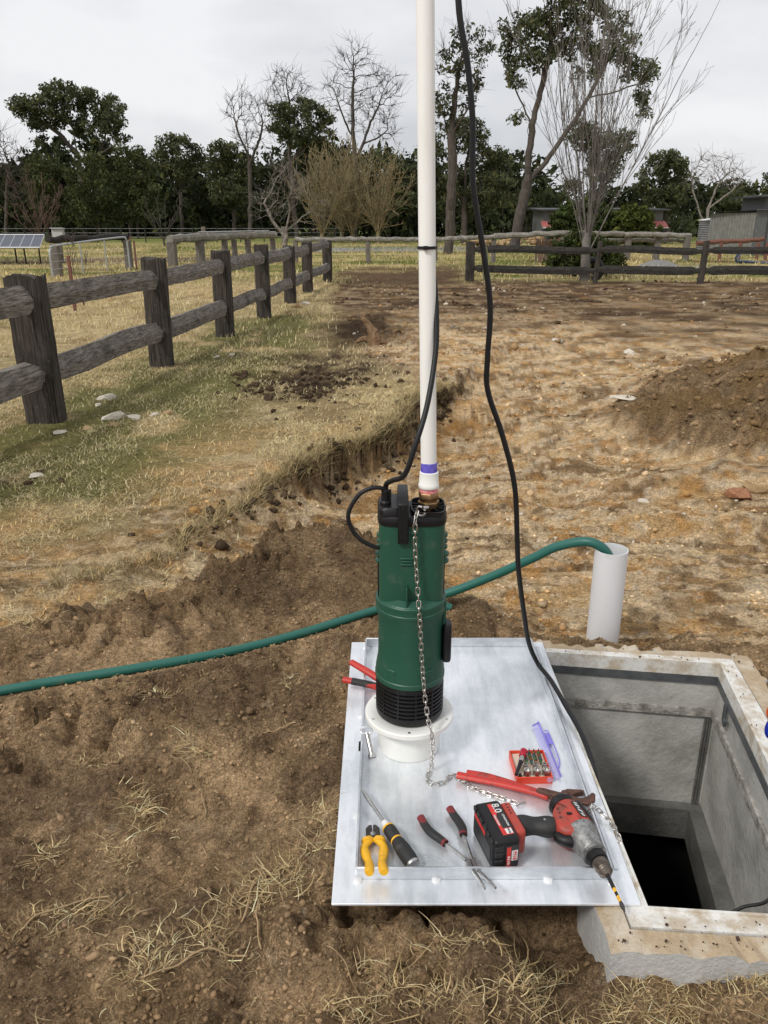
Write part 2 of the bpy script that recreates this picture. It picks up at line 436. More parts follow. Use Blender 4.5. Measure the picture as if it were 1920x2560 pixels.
        h = h + dark * (.25 + .75 * loose) * clod * sstep(5, 3, y) * sstep(.02, .06, hd_ + .02)
        h = h + dark * .010 * (cr - .35) * sstep(5, 3, y) * loose
        h = h + heap * (.11 * v1 ** 2 * np.clip(1 - 2.0 * f1 * f1, 0, 1) + .03 * v2 * np.clip(1 - 2 * f2 * f2, 0, 1))
        edge = np.exp(-(sd / .14) ** 2) * sstep(.05, .12, amp)
        h = h + edge * (.05 * v1 ** 2 * np.clip(1 - 2.0 * f1 * f1, 0, 1) + .02 * v2 * np.clip(1 - 2 * f2 * f2, 0, 1))
        h = h + clay * .022 * v2 ** 3 * np.clip(1 - 2.0 * f2 * f2, 0, 1) * sstep(12, 7, y)
        h = h + grassm * (.022 * (n2 - .5) + .012 * (n3 - .5)) + .05 * humus * (n3 - .5)
        face = bank * 0 + np.exp(-(sd / .05) ** 2) * sstep(.05, .12, amp)
        h = h + face * .06 * (n3 - .5)
    # nothing of the soil reaches over the hose, the lid or the collar
    h = np.where(rect_d(x, y, -.10, .53, 1.25, 2.32) <= 0, np.minimum(h, .132), h)
    h = np.where(rect_d(x, y, -.13, .56, 1.22, 2.35) <= 0, np.minimum(h, .140), h)
    h = np.where(x < .4, np.minimum(h, .050 + .5 * np.maximum(hd_ - .014, 0)), h)
    h = np.where(rect_d(x, y, .43, 1.17, 1.11, 2.33) < .05, np.minimum(h, .128), h)
    return h, dict(sd=sd, amp=amp, bank=bank, dark=dark, heap=heap, grass=grassm, humus=humus, far=far, track=track, clay=clay, n1=n1, n2=n2, n3=n3)
def lerp(a, b, t):
    return a * (1 - t)[:, None] + np.asarray(b) * t[:, None]
def soil_col(x, y, M):
    n4 = fbm(x * 9, y * 9, 91, 4); n5 = fbm(x * 2.3, y * 2.3, 95, 4); n6 = fbm(x * 2.0, y * 13, 99, 4); n7 = fbm(x * 30, y * 30, 101, 3)
    ones = np.ones_like(x)
    c = np.array([.61, .42, .21]) * ones[:, None]
    c = lerp(c, (.76, .585, .345), sstep(.42, .62, n6))
    c = lerp(c, (.34, .225, .115), sstep(.50, .64, n5) * .7)
    c = lerp(c, (.25, .17, .093), sstep(.53, .66, fbm(x * 1.9, y * 3.1, 123, 5)) * .75)
    c = lerp(c, (.20, .138, .08), sstep(.56, .66, fbm(x * 4.5, y * 14, 125, 4)) * .7)
    c = lerp(c, (.82, .65, .42), sstep(.50, .61, fbm(x * 9, y * 16, 127, 4)) * .7)
    c = lerp(c, (.58, .31, .10), sstep(.56, .72, n4) * .6)
    c = lerp(c, (.75, .62, .42), sstep(.66, .72, fbm(x * 5, y * 9, 131, 4)) * .7)
    c = lerp(c, (.68, .59, .45), sstep(.70, .76, n7) * .6)
    c = lerp(c, (.17, .115, .062), sstep(.66, .76, fbm(x * 17, y * 17, 137, 3)) * .6)
    # worked brown band before the far rail
    br = sstep(9.5, 16, y + 5 * (n5 - .5) + np.where(x > 3, 1.5, 0))
    c = lerp(c, (.135, .090, .054), br * (.62 + .38 * sstep(.35, .6, n6)))
    c = lerp(c, (.070, .048, .031), br * sstep(.5, .62, fbm(x * 1.1, y * 4, 129, 4)) * .8)
    c = lerp(c, (.42, .33, .21), br * sstep(.58, .68, fbm(x * 3, y * 12, 133, 4)) * .65)
    c = lerp(c, (.12, .082, .050), M['track'] * .85)
    # grass ground
    g = np.array([.50, .40, .215]) * ones[:, None]
    g = lerp(g, (.62, .51, .30), sstep(.45, .66, n4))
    g = lerp(g, (.30, .21, .11), sstep(.52, .68, n5) * .7)
    g = lerp(g, (.53, .36, .17), sstep(.48, .62, fbm(x * 1.6, y * 1.6, 141, 3)) * sstep(6.5, 5.0, y) * .8)
    fx = -2.57 + (y - 5.96) * .0715
    gr = np.exp(-((x - fx - .45) / .95) ** 2) * sstep(3.4, 4.4, y) * sstep(16, 11, y)
    gr = np.clip(gr * 1.5 * sstep(.27, .50, n5) + .35 * sstep(.62, .75, fbm(x * .9, y * .9, 151, 3)), 0, 1)
    g = lerp(g, (.165, .175, .062), gr * .85)
    fg = fbm(x * .35, y * .9, 155, 4)
    farc = lerp(np.array([.44, .37, .17]) * ones[:, None], (.17, .19, .055), sstep(.42, .60, fg))
    farc = lerp(farc, (.27, .215, .115), sstep(.6, .7, n5))
    farc = lerp(farc, (.13, .17, .05), sstep(52, 70, y) * .8)
    g = lerp(g, farc, sstep(19, 24, y))
    c = lerp(c, g, M['grass'])
    c = lerp(c, (.065, .045, .030), M['humus'] * (1 - M['dark']))
    # dark dug soil
    d = np.array([.265, .182, .098]) * ones[:, None]
    d = lerp(d, (.37, .262, .146), sstep(.42, .62, n4))
    d = lerp(d, (.175, .122, .070), sstep(.50, .66, n5) * .7)
    d = lerp(d, (.165, .115, .068), sstep(.54, .64, fbm(x * 14, y * 14, 163, 3)) * .6)
    d = lerp(d, (.46, .325, .18), sstep(.62, .74, fbm(x * 3.4, y * 3.4, 161, 3)) * .6)
    d = lerp(d, (.36, .29, .19), sstep(.77, .82, n7) * .5)
    d = d * np.array([1.24, 1.25, 1.31])
    d = d * (1 - .36 * sstep(2.5, 2.9, y) * M['dark'])[:, None]
    c = lerp(c, d, np.maximum(M['dark'], M['heap']))
    c = c * (1 - .25 * M['heap'])[:, None]
    c = lerp(c, np.array([.25, .165, .075]), M['heap'] * sstep(.52, .66, n5) * .7)
    # cut face of the bank: humus on top, orange clay lower down
    face = np.exp(-((M['sd'] + .01) / .055) ** 2) * sstep(.05, .14, M['amp'])
    c = lerp(c, (.085, .058, .036), face * (.25 + .6 * sstep(3.9, 4.7, y)))
    low = np.exp(-((M['sd'] + .2) / .13) ** 2) * sstep(.1, .2, M['amp']) * sstep(3.4, 4.2, y)
    c = lerp(c, (.36, .19, .055), low * .8 * sstep(.35, .6, n5))
    c = c * np.array([1.04, .995, .97])
    # roads: gravel drive and farm track
    rd = np.exp(-((y - 47 - .18 * (x + 1)) / 4.0) ** 4) * sstep(-7, -5, x) * sstep(13, 10, x)
    c = lerp(c, (.30, .30, .31), rd * .9)
    tr = np.exp(-((y - 34 - .28 * (x + 8)) / 2.6) ** 4) * sstep(-4.4, -5.5, x)
    c = lerp(c, (.155, .115, .085), tr * .8)
    tr2 = np.exp(-((y - 27 - .05 * x) / 1.3) ** 4) * sstep(7.5, 9.5, x)
    c = lerp(c, (.30, .29, .28), tr2 * .7)
    return c

def axis_pts(lo, hi, step, grow, end):
    a = [lo]; s = step
    while a[-1] < hi: a.append(a[-1] + step)
    while a[-1] < end: s *= grow; a.append(a[-1] + s)
    return a
xs_r = axis_pts(0, 1.25, .0092, 1.034, 260); xs = np.array([-v for v in xs_r[:0:-1]] + xs_r)
ys = np.array([-60, -30, -15, -8, -4, -2, -1, -.4, 0, .3, .55, .7, .8] + axis_pts(.86, 3.0, .0092, 1.0195, 420))
gx, gy = np.meshgrid(xs, ys); fxx, fyy = gx.ravel(), gy.ravel()
hz, MK = terrain(fxx, fyy)
hz = np.where(fyy > 60, hz + 0.000 * fyy, hz)
cols = soil_col(fxx, fyy, MK)
nx, ny = len(xs), len(ys)
ii, jj = np.meshgrid(np.arange(ny - 1), np.arange(nx - 1), indexing='ij')
q = (ii * nx + jj).ravel()
quads = np.stack([q, q + 1, q + nx + 1, q + nx], 1)
mx_, my_ = fxx[quads].mean(1), fyy[quads].mean(1)
def in_quad(px, py, Q, shrink):
    c = np.mean(Q, axis=0); ok = np.ones(px.shape, bool)
    for i in range(4):
        a = np.array(Q[i]); b = np.array(Q[(i + 1) % 4]); a = c + (a - c) * shrink; b = c + (b - c) * shrink
        ok &= ((b[0] - a[0]) * (py - a[1]) - (b[1] - a[1]) * (px - a[0])) > 0
    return ok
keep = ~in_quad(mx_, my_, PIT_OUT, .955)
ground_me = mesh_np('ground', np.stack([fxx, fyy, hz], 1), quads[keep], 4)
set_col(ground_me, cols)
m_ground = attr_mat('soil', rough=.95, bump=1.0, bscale=70, nscale=75, nmin=.48, nmax=1.52, crumb=.7)
ground = link('ground', ground_me, m_ground, smooth=True)
ground['kind'] = 'structure'
def gz(x, y):
    return float(terrain(np.array([x]), np.array([y]))[0][0])

# ------------------------------------------------------------------ concrete pit
m_conc = mat('pit_concrete', (.46, .45, .42), .85, col2=(.25, .245, .22), scale=7, detail=8, bump=.5, bscale=50, lo=.3, hi=.62)
m_conc_lo = mat('dark_concrete', (.15, .147, .135), .75, col2=(.08, .08, .072), scale=9, detail=8, bump=.6, bscale=45)  # darker concrete tone for the neck ring and ribs
m_mort = mat('mortar', (.46, .44, .40), .9, col2=(.16, .15, .13), scale=30, detail=8, bump=.8, bscale=70)
def dirty_mat(name, base, dirt, dirt2, scale, lo, hi, rough, metal=0., bump=.4, side=None):
    m = bpy.data.materials.new(name); m.use_nodes = True; t = m.node_tree; t.nodes.clear(); l = t.links.new
    out = N(t, 'ShaderNodeOutputMaterial'); b = N(t, 'ShaderNodeBsdfPrincipled', inp={'Roughness': rough, 'Metallic': metal}); l(b.outputs[0], out.inputs[0])
    tc = N(t, 'ShaderNodeTexCoord')
    n1 = N(t, 'ShaderNodeTexNoise', inp={'Scale': scale, 'Detail': 9.0, 'Roughness': .68}); l(tc.outputs['Object'], n1.inputs['Vector'])
    n2 = N(t, 'ShaderNodeTexNoise', inp={'Scale': scale * 7, 'Detail': 6.0, 'Roughness': .7}); l(tc.outputs['Object'], n2.inputs['Vector'])
    mp = N(t, 'ShaderNodeMapRange', inp={'From Min': lo, 'From Max': hi}); l(n1.outputs[0], mp.inputs[0])
    c = N(t, 'ShaderNodeMixRGB', inp={'Color1': (*dirt, 1), 'Color2': (*dirt2, 1)}); l(n2.outputs[0], c.inputs['Fac'])
    mx = N(t, 'ShaderNodeMixRGB', inp={'Color1': (*base, 1)}); l(mp.outputs[0], mx.inputs['Fac']); l(c.outputs[0], mx.inputs['Color2'])
    l(mx.outputs[0], b.inputs['Base Color'])
    bp = N(t, 'ShaderNodeBump', inp={'Strength': bump, 'Distance': .006}); l(n2.outputs[0], bp.inputs['Height']); l(bp.outputs[0], b.inputs['Normal'])
    if side:
        ge = N(t, 'ShaderNodeNewGeometry'); sx = N(t, 'ShaderNodeSeparateXYZ'); l(ge.outputs['True Normal'], sx.inputs[0])
        ab = N(t, 'ShaderNodeMath', operation='ABSOLUTE'); l(sx.outputs['Z'], ab.inputs[0]); gt = N(t, 'ShaderNodeMapRange', inp={'From Min': .45, 'From Max': .75}); l(ab.outputs[0], gt.inputs[0])
        sc_ = N(t, 'ShaderNodeMixRGB', inp={'Color1': (*side, 1), 'Color2': tuple(v * .6 for v in side) + (1,)}); l(n1.outputs[0], sc_.inputs['Fac'])
        mz = N(t, 'ShaderNodeMixRGB'); l(gt.outputs[0], mz.inputs['Fac']); l(sc_.outputs[0], mz.inputs['Color1']); l(mx.outputs[0], mz.inputs['Color2']); l(mz.outputs[0], b.inputs['Base Color'])
    if metal:
        iv = N(t, 'ShaderNodeMapRange', inp={'To Min': metal, 'To Max': 0.}); l(mp.outputs[0], iv.inputs[0]); l(iv.outputs[0], b.inputs['Metallic'])
    return m
m_collar = dirty_mat('collar_concrete', (.56, .49, .385), (.31, .205, .115), (.55, .45, .31), 9, .38, .52, .9, bump=1., side=(.62, .61, .585))
m_frame = dirty_mat('galvanised_frame', (.74, .73, .69), (.32, .25, .17), (.60, .53, .42), 17, .44, .60, .55, .2, bump=.3)
m_darksteel = mat('dark_frame_steel', (.16, .17, .175), .5, .5, col2=(.09, .095, .1), scale=20)
pit = thing('concrete_pit', 'open concrete pit with white steel frame beside the metal lid', 'pit', (.80, 1.72, 0))
def lerp2(a, b, t): return (a[0] + (b[0] - a[0]) * t, a[1] + (b[1] - a[1]) * t)
def off_quad(Q, k): return [lerp2(PIT_IN[i], PIT_OUT[i], k) for i in range(4)]
def ring_wall(name, Qi, Qo, z0, z1, m, side_jit=0., parent=pit, sub=30, rough_top=0.):
    """ring between two quads, subdivided along each side, with optional ragged outer edge"""
    mb = MB(); rs = random.Random(len(name) * 7 + int(z1 * 1000)); pi_, po = [], []
    for i in range(4):
        for k in range(sub):
            t = k / sub
            a = lerp2(Qi[i], Qi[(i + 1) % 4], t); b = lerp2(Qo[i], Qo[(i + 1) % 4], t)
            j = rs.uniform(-1, 1) * side_jit; c = ((b[0] - a[0]), (b[1] - a[1]))
            pi_.append(a); po.append((b[0] + c[0] * j, b[1] + c[1] * j))
    n = len(pi_); rz = [rs.uniform(-1, .3) * rough_top for _ in range(n)]
    vs = [(*p, z1) for p in pi_] + [(*p, z1 + rz[i]) for i, p in enumerate(po)] + [(*p, z0) for p in po] + [(*p, z0) for p in pi_]
    fs = []
    for k in range(n):
        e = (k + 1) % n
        fs += [(k, n + k, n + e, e), (n + k, 2 * n + k, 2 * n + e, n + e), (2 * n + k, 3 * n + k, 3 * n + e, 2 * n + e), (3 * n + k, k, e, 3 * n + e)]
    return mb.add(vs, fs).build(name, m, parent)
collar = ring_wall('collar', off_quad(None, .50), off_quad(None, 1.0), -.12, .139, m_collar, .05, rough_top=.012)
# chipped mortar lump at the near corner and along the far edge
mb = MB()
for i in range(30):
    t = random.random(); e = random.choice([2, 2, 2, 1])
    p = lerp2(PIT_OUT[e], PIT_OUT[(e + 1) % 4], t); s = random.uniform(.008, .022)
    mb.box((p[0], p[1], .128 + random.uniform(-.012, .006)), (s * 2.4, s * 1.7, s), (random.uniform(-.4, .4), random.uniform(-.4, .4), random.random() * 3), .7)
mb.build('mortar_lump', m_collar, pit, bevel=.003)['kind'] = 'stuff'
fr = ring_wall('steel_frame', off_quad(None, 0.), off_quad(None, .46), .118, .1425, m_frame, .0, sub=1)
ring_wall('frame_edge', off_quad(None, -.012), off_quad(None, .05), .100, .1475, m_frame, .0, sub=1)
ring_wall('frame_web', off_quad(None, -.03), off_quad(None, .04), .072, .0995, m_darksteel, .0, sub=1)
ring_wall('riser_wall', off_quad(None, .05), off_quad(None, .9), -.02, .0715, m_conc, 0, sub=6)
ring_wall('mortar_joint', off_quad(None, -.02), off_quad(None, .9), -.05, -.0205, m_mort, 0, sub=40)
ring_wall('shaft_wall', off_quad(None, .12), off_quad(None, .95), -.40, -.0505, m_conc, 0, sub=6)
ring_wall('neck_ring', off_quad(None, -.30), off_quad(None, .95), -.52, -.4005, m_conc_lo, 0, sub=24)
ring_wall('tank_wall', off_quad(None, .9), off_quad(None, 1.3), -3.0, -.5205, mat('wet_shaded_concrete', (.012, .012, .011), .6), 0, sub=1)  # wet concrete taken to near black, the depth's shade put into its colour
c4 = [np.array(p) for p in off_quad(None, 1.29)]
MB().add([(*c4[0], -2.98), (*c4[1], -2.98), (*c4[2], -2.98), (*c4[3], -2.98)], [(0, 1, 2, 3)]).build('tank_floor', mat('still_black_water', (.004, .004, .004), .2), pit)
# groove strips at the far right shaft corner, like the formwork marks
mb = MB(); fr_c = off_quad(None, .12)[2]
for k in range(3):
    mb.box((fr_c[0] - .014 - k * .008, fr_c[1] - .004 + k * .0005, -.225), (.004, .006, .345))
mb.build('formwork_rib', m_conc_lo, pit)
# lifting lug on the right wall
lx, ly = lerp2(off_quad(None, -.03)[2], off_quad(None, -.03)[1], .13)
mb = MB(); mb.tube(bez([(lx - .002, ly, .082), (lx - .004, ly - .004, .055), (lx - .006, ly - .010, .035), (lx - .01, ly - .026, .030), (lx - .012, ly - .030, .048)], 5), .009, 8, flat=.6)
mb.build('lifting_lug', m_darksteel, pit, smooth=True)

# crumbs of soil lying on the frame
crumbs = MB()
for i in range(170):
    e = random.choice([0, 0, 0, 0, 2, 1, 1]); t = random.random(); k = random.uniform(.02, .95) ** (.6 if e == 0 else 1)
    a = lerp2(PIT_IN[e], PIT_IN[(e + 1) % 4], t); b = lerp2(PIT_OUT[e], PIT_OUT[(e + 1) % 4], t); p = lerp2(a, b, k)
    s = random.uniform(.0007, .0022) * (1.9 if random.random() < .12 else 1)
    crumbs.box((p[0], p[1], .1475 + s * .2 if k > .05 else .149), (s * 2, s * 1.6, s * 1.2), (random.random(), random.random(), random.random() * 6), .7)
co = crumbs.build('soil_crumbs', mat('dark_crumb', (.06, .035, .022), .95), None)
tag(co, 'dark soil crumbs lying on the white pit frame', 'soil'); co['kind'] = 'stuff'

# ------------------------------------------------------------------ galvanised lid, lying upside down
def galv(name, base, dark, streak, metal=.6):
    m = bpy.data.materials.new(name); m.use_nodes = True; t = m.node_tree; t.nodes.clear(); l = t.links.new
    out = N(t, 'ShaderNodeOutputMaterial'); b = N(t, 'ShaderNodeBsdfPrincipled', inp={'Metallic': metal}); l(b.outputs[0], out.inputs[0])
    tc = N(t, 'ShaderNodeTexCoord')
    n0 = N(t, 'ShaderNodeTexNoise', inp={'Scale': 4.5, 'Detail': 6.0, 'Roughness': .6, 'Distortion': .6}); l(tc.outputs['Object'], n0.inputs['Vector'])
    mp = N(t, 'ShaderNodeMapping', inp={'Scale': streak}); l(tc.outputs['Object'], mp.inputs['Vector'])
    n1 = N(t, 'ShaderNodeTexNoise', inp={'Scale': 30.0, 'Detail': 6.0, 'Roughness': .7}); l(mp.outputs[0], n1.inputs['Vector'])
    v = N(t, 'ShaderNodeTexVoronoi', inp={'Scale': 70.0}); l(tc.outputs['Object'], v.inputs['Vector'])
    a = N(t, 'ShaderNodeMath', operation='MULTIPLY'); l(n0.outputs[0], a.inputs[0]); l(n1.outputs[0], a.inputs[1])
    cr = N(t, 'ShaderNodeValToRGB'); cr.color_ramp.elements[0].position = .14; cr.color_ramp.elements[0].color = (*dark, 1)
    cr.color_ramp.elements[1].position = .30; cr.color_ramp.elements[1].color = (*base, 1); l(a.outputs[0], cr.inputs[0])
    mx = N(t, 'ShaderNodeMixRGB', blend_type='MULTIPLY', inp={'Fac': .06}); l(cr.outputs[0], mx.inputs[1]); l(v.outputs['Distance'], mx.inputs[2])
    l(mx.outputs[0], b.inputs['Base Color'])
    mr = N(t, 'ShaderNodeMapRange', inp={'From Min': .3, 'From Max': .7, 'To Min': .24, 'To Max': .46}); l(n0.outputs[0], mr.inputs[0]); l(mr.outputs[0], b.inputs['Roughness'])
    n3 = N(t, 'ShaderNodeTexNoise', inp={'Scale': 7.0, 'Detail': 3.0}); l(tc.outputs['Object'], n3.inputs['Vector'])
    bp = N(t, 'ShaderNodeBump', inp={'Strength': .12, 'Distance': .02}); l(n3.outputs[0], bp.inputs['Height']); l(bp.outputs[0], b.inputs['Normal'])
    return m
m_galv = galv('galvanised_steel', (.90, .925, .955), (.66, .695, .735), (1, .18, 1))
m_lip = galv('galvanised_lip', (.80, .82, .84), (.50, .52, .55), (.3, .3, 1), .88)
lid = thing('metal_lid', 'galvanised steel pit lid lying upside down with tools on it', 'lid', (.21, 1.78, .143))
X0, X1, Y0, Y1 = -.107, .522, 1.247, 2.320
hx0, hx1, hy0, hy1 = -.0665, -.058, 1.745, 1.790
mb = MB(); gxs = [X0, hx0, hx1, X1]; gys = [Y0, hy0, hy1, Y1]
for z in (.1435, .1495):
    for yy in gys:
        for xx in gxs: mb.v.append((xx, yy, z))
for j in range(3):
    for i in range(3):
        if i == 1 and j == 1: continue
        a = j * 4 + i; mb.f.append((a + 16, a + 17, a + 21, a + 20)); mb.f.append((a, a + 4, a + 5, a + 1))
for a, b in [(0, 1), (1, 2), (2, 3), (3, 7), (7, 11), (11, 15), (15, 14), (14, 13), (13, 12), (12, 8), (8, 4), (4, 0)]: mb.f.append((a, b, b + 16, a + 16))
for a, b in [(5, 9), (9, 10), (10, 6), (6, 5)]: mb.f.append((a, b, b + 16, a + 16))
mb.build('plate', m_galv, lid, bevel=.0015)
lx0, lx1, ly0, ly1 = -.058, .478, 1.313, 2.290
for c, d in [(((lx0 + lx1) / 2, ly0, .1655), (lx1 - lx0, .005, .031)), (((lx0 + lx1) / 2, ly1, .1655), (lx1 - lx0, .005, .031)),
             ((lx0, (ly0 + ly1) / 2, .165), (.005, ly1 - ly0 - .006, .030)), ((lx1, (ly0 + ly1) / 2, .165), (.005, ly1 - ly0 - .006, .030)),
             ((lx1 + .019, (ly0 + ly1) / 2 + .01, .1515), (.010, ly1 - ly0 - .03, .0035))]:
    MB().box(c, d).build('lip', m_lip, lid, bevel=.001)
for (x, y) in [(.11, 1.309), (.345, 1.309), (.478, 1.302), (-.058, 2.28), (-.063, 1.9), (-.055, 1.307), (-.0625, 1.5)]:
    MB().lathe([(.011, 0), (.0095, .003), (.005, .005)], 7, (x, y, .1496)).build('weld_bead', mat('weld_white', (.85, .86, .86), .5, .3), lid, smooth=True)
# drop handle pin in its eye
mb = MB(); mb.tube([(-.032, 1.722, .155), (-.045, 1.765, .190)], .0062, 10); mb.tube([(-.031, 1.717, .1505), (-.032, 1.722, .157)], .010, 10)
mb.build('handle_pin', m_steel, lid, smooth=True)
mb = MB(); mb.tube([(-.046 + .014 * math.cos(a), 1.766, .198 + .010 * math.sin(a)) for a in np.linspace(0, 2 * PI, 17)], .0038, 7)
mb.build('pin_eye', m_galv, lid, smooth=True)

# scuffed and grimy versions of the worn plastics
m_green = dirty_mat('scuffed_green_plastic', (.0155, .080, .051), (.045, .105, .078), (.10, .11, .08), 24, .58, .76, .42, bump=.07)
m_redbody = dirty_mat('grimy_red_plastic', (.40, .052, .034), (.07, .03, .025), (.25, .10, .08), 30, .52, .70, .5, bump=.08)
m_redgrip = dirty_mat('grimy_red_grip', (.50, .034, .024), (.10, .035, .03), (.28, .03, .025), 34, .52, .68, .48, bump=.08)
m_yellow = dirty_mat('grimy_yellow_grip', (.78, .42, .018), (.20, .12, .04), (.55, .30, .03), 40, .56, .74, .45, bump=.08)
m_darkgrip = dirty_mat('worn_dark_grip', (.017, .0165, .0165), (.09, .085, .075), (.03, .03, .028), 36, .56, .74, .6, bump=.15)
m_pvcg = dirty_mat('scuffed_grey_pvc', (.74, .74, .75), (.46, .42, .35), (.66, .64, .60), 12, .58, .80, .45, bump=.05)
# ------------------------------------------------------------------ pump on its flanged stub
PX, PY = .066, 1.775
stub = thing('pvc_flange', 'white round plastic floor flange upside down under the pump', 'pipe fitting', (PX, PY, .150))
MB().lathe([(.080, .1502), (.0815, .153), (.0815, .240)], 48, (PX, PY, 0)).build('stub', m_pvc, stub, smooth=True)
MB().lathe([(.085, .2402), (.112, .2404), (.115, .2435), (.115, .254), (.113, .2565), (.096, .2572), (.094, .2562)], 56, (PX, PY, 0)).build('flange', m_pvc, stub, smooth=True)
for a in (-92, -25, 30, 150, 205):
    MB().lathe([(.0034, .2566), (.0034, .2584), (.0015, .2584)], 10, (PX + .104 * math.cos(R(a)), PY + .104 * math.sin(R(a)), 0)).build('screw', m_steel, stub)

pump = thing('submersible_pump', 'green and black submersible pump standing on the white flange', 'pump', (PX, PY, .258))
# black strainer base
MB().lathe([(.080, .2585), (.085, .262), (.087, .268), (.087, .281), (.0815, .2815), (.0815, .352), (.0865, .3525), (.0865, .3655)], 48, (PX, PY, 0)).build('strainer_base', m_black, pump, smooth=True, sharp=25)
for k in range(6):
    z = .2865 + k * .0112
    MB().lathe([(.0818, z), (.0868, z + .0004), (.0872, z + .003), (.0868, z + .0055), (.0818, z + .006)], 48, (PX, PY, 0)).build('strainer_ring', m_black, pump, smooth=True, sharp=60)
for k in range(12):
    a = R(-90 + 9 + k * 30)
    MB().box((PX + .0845 * math.cos(a), PY + .0845 * math.sin(a), .317), (.0055, .004, .073), (0, 0, a)).build('strainer_bar', m_black, pump)
# lower round body
prof = [(.0865, .366), (.0885, .368), (.0885, .3795), (.0868, .3815), (.0868, .393), (.0815, .425), (.0805, .44), (.0800, .505), (.0815, .540), (.0850, .556), (.0868, .558), (.0868, .5655), (.0855, .567), (.0855, .578), (.0868, .5795), (.0868, .5865), (.0850, .5885), (.070, .5905)]
MB().lathe(prof, 56, (PX, PY, 0)).build('lower_body', m_green, pump, smooth=True, sharp=28)
# ramps in the skirt
for a in (-125, -58):
    MB().prism([(PX + .081 * math.cos(R(a - 9)), PY + .081 * math.sin(R(a - 9))), (PX + .0875 * math.cos(R(a - 7)), PY + .0875 * math.sin(R(a - 7))), (PX + .0875 * math.cos(R(a + 7)), PY + .0875 * math.sin(R(a + 7))), (PX + .081 * math.cos(R(a + 9)), PY + .081 * math.sin(R(a + 9)))], .39, .416).build('skirt_ramp', m_green, pump, bevel=.002)
# upper flat fronted body
MB().loft([sring((PX, PY), .0795, .058, .589, 56, 3.2), sring((PX, PY), .0785, .057, .60, 56, 3.6), sring((PX, PY), .0785, .057, .788, 56, 4.2)]).build('upper_body', m_green, pump, smooth=True, sharp=50)
# sloping shoulder under the flat face, embossed plate, badge and fin
mb = MB(); sh = []
for zz, rr in ((.588, .0835), (.5905, .0815), (.600, .064)):
    sh.append([(PX + rr * math.cos(R(a)), PY + rr * math.sin(R(a)), zz) for a in range(-150, -29, 8)])
for i in range(2):
    for k in range(len(sh[0]) - 1): mb.add([sh[i][k], sh[i][k + 1], sh[i + 1][k + 1], sh[i + 1][k]], [(0, 1, 2, 3)])
mb.build('shoulder_step', m_green, pump, smooth=True)
YF = PY - .057
MB().box((.0535, YF - .010, .604), (.0036, .026, .072), (0, 0, 0)).build('fin', m_green, pump, bevel=.001)
for dz, w in ((.708, .031), (.7005, .026), (.693, .030)):
    MB().box((.053, YF - .0012, dz), (w, .004, .0046)).build('badge_rib', m_green, pump, bevel=.0012)
MB().lathe([(.023, -.002), (.0235, .001), (.021, .0022)], 32, (0, 0, 0), axis='y').build('emboss_arc', m_green, pump, smooth=True)
ea = [o for o in COL.objects if o.name.startswith('emboss_arc')][0]; ea.scale = (1, 1, .16); ea.location = (.056 - PX, YF - PY, .772 - .258)
for v in ea.data.vertices: v.co = (v.co.x + PX, -(v.co.y + PY), v.co.z + .258)
# pairs of side fins
for k, z in enumerate((.752, .737, .722, .704, .686)):
    r = .016 + .004 * (k > 2)
    MB().lathe([(r * .8, z - .0055), (r, z - .0035), (r, z + .002), (r * .75, z + .0055)], 20, (PX + .070, PY - .012, 0)).build('side_fin', m_green, pump, smooth=True)
    MB().lathe([(r * .6, z - .0055), (r * .8, z - .0035), (r * .8, z + .002), (r * .55, z + .0055)], 20, (PX - .071, PY - .01, 0)).build('side_fin', m_green, pump, smooth=True)
MB().box((PX + .079, PY - .005, .65), (.004, .014, .11)).build('side_rail', m_black, pump, bevel=.001)
MB().box((PX - .0795, PY - .005, .63), (.004, .014, .15)).build('side_rail', m_black, pump, bevel=.001)
MB().box((PX + .082, PY - .01, .548), (.010, .03, .072)).build('side_boss', m_green, pump, bevel=.004)
# black cap with handle and gland
MB().loft([sring((PX, PY), .0805, .0595, .7885, 56, 4.2), sring((PX, PY), .0815, .0605, .792, 56, 4.2), sring((PX, PY), .0815, .0605, .808, 56, 4.2), sring((PX, PY), .0795, .0585, .8115, 56, 4.2)]).build('cap', m_black, pump, smooth=True, sharp=40)
MB().loft([sring((PX - .048, PY), .033, .0565, .811, 30, 3.6), sring((PX - .048, PY), .033, .0565, .826, 30, 3.6), sring((PX - .048, PY), .029, .052, .832, 30, 3.4)]).build('cap_hump', m_black, pump, smooth=True, sharp=40)
for a in range(0, 360, 30):
    c, s_ = math.cos(R(a)), math.sin(R(a))
    MB().box((.104 + .032 * c, PY + .032 * s_ * .9, .816), (.022, .0022, .009), (0, 0, R(a))).build('cap_rib', m_black, pump)
mb = MB(); ring = sring((PX + .038, PY), .041, .0575, 0, 36, 3.8)
for k in range(36):
    p, q_ = ring[k], ring[(k + 1) % 36]; c0 = (PX + .038, PY)
    i0 = (c0[0] + (p[0] - c0[0]) * .93, c0[1] + (p[1] - c0[1]) * .93); i1 = (c0[0] + (q_[0] - c0[0]) * .93, c0[1] + (q_[1] - c0[1]) * .93)
    mb.prism([p[:2], q_[:2], i1, i0], .8112, .8225)
mb.build('cap_rim', m_black, pump)
hd = MB()
hprof = [(-.0685, .748), (-.0585, .748), (-.0585, .835), (-.045, .846), (.035, .846), (.046, .835), (.046, .812), (.056, .812), (.056, .845), (.042, .860), (-.05, .860), (-.0685, .846)]
hd.v = [(.032, PY + y, z) for y, z in hprof] + [(.0565, PY + y, z) for y, z in hprof]; n_ = len(hprof)
hd.f = [(0, 1, 2, 11), (2, 3, 10, 11), (3, 4, 9, 10), (4, 5, 8, 9), (5, 6, 7, 8)]
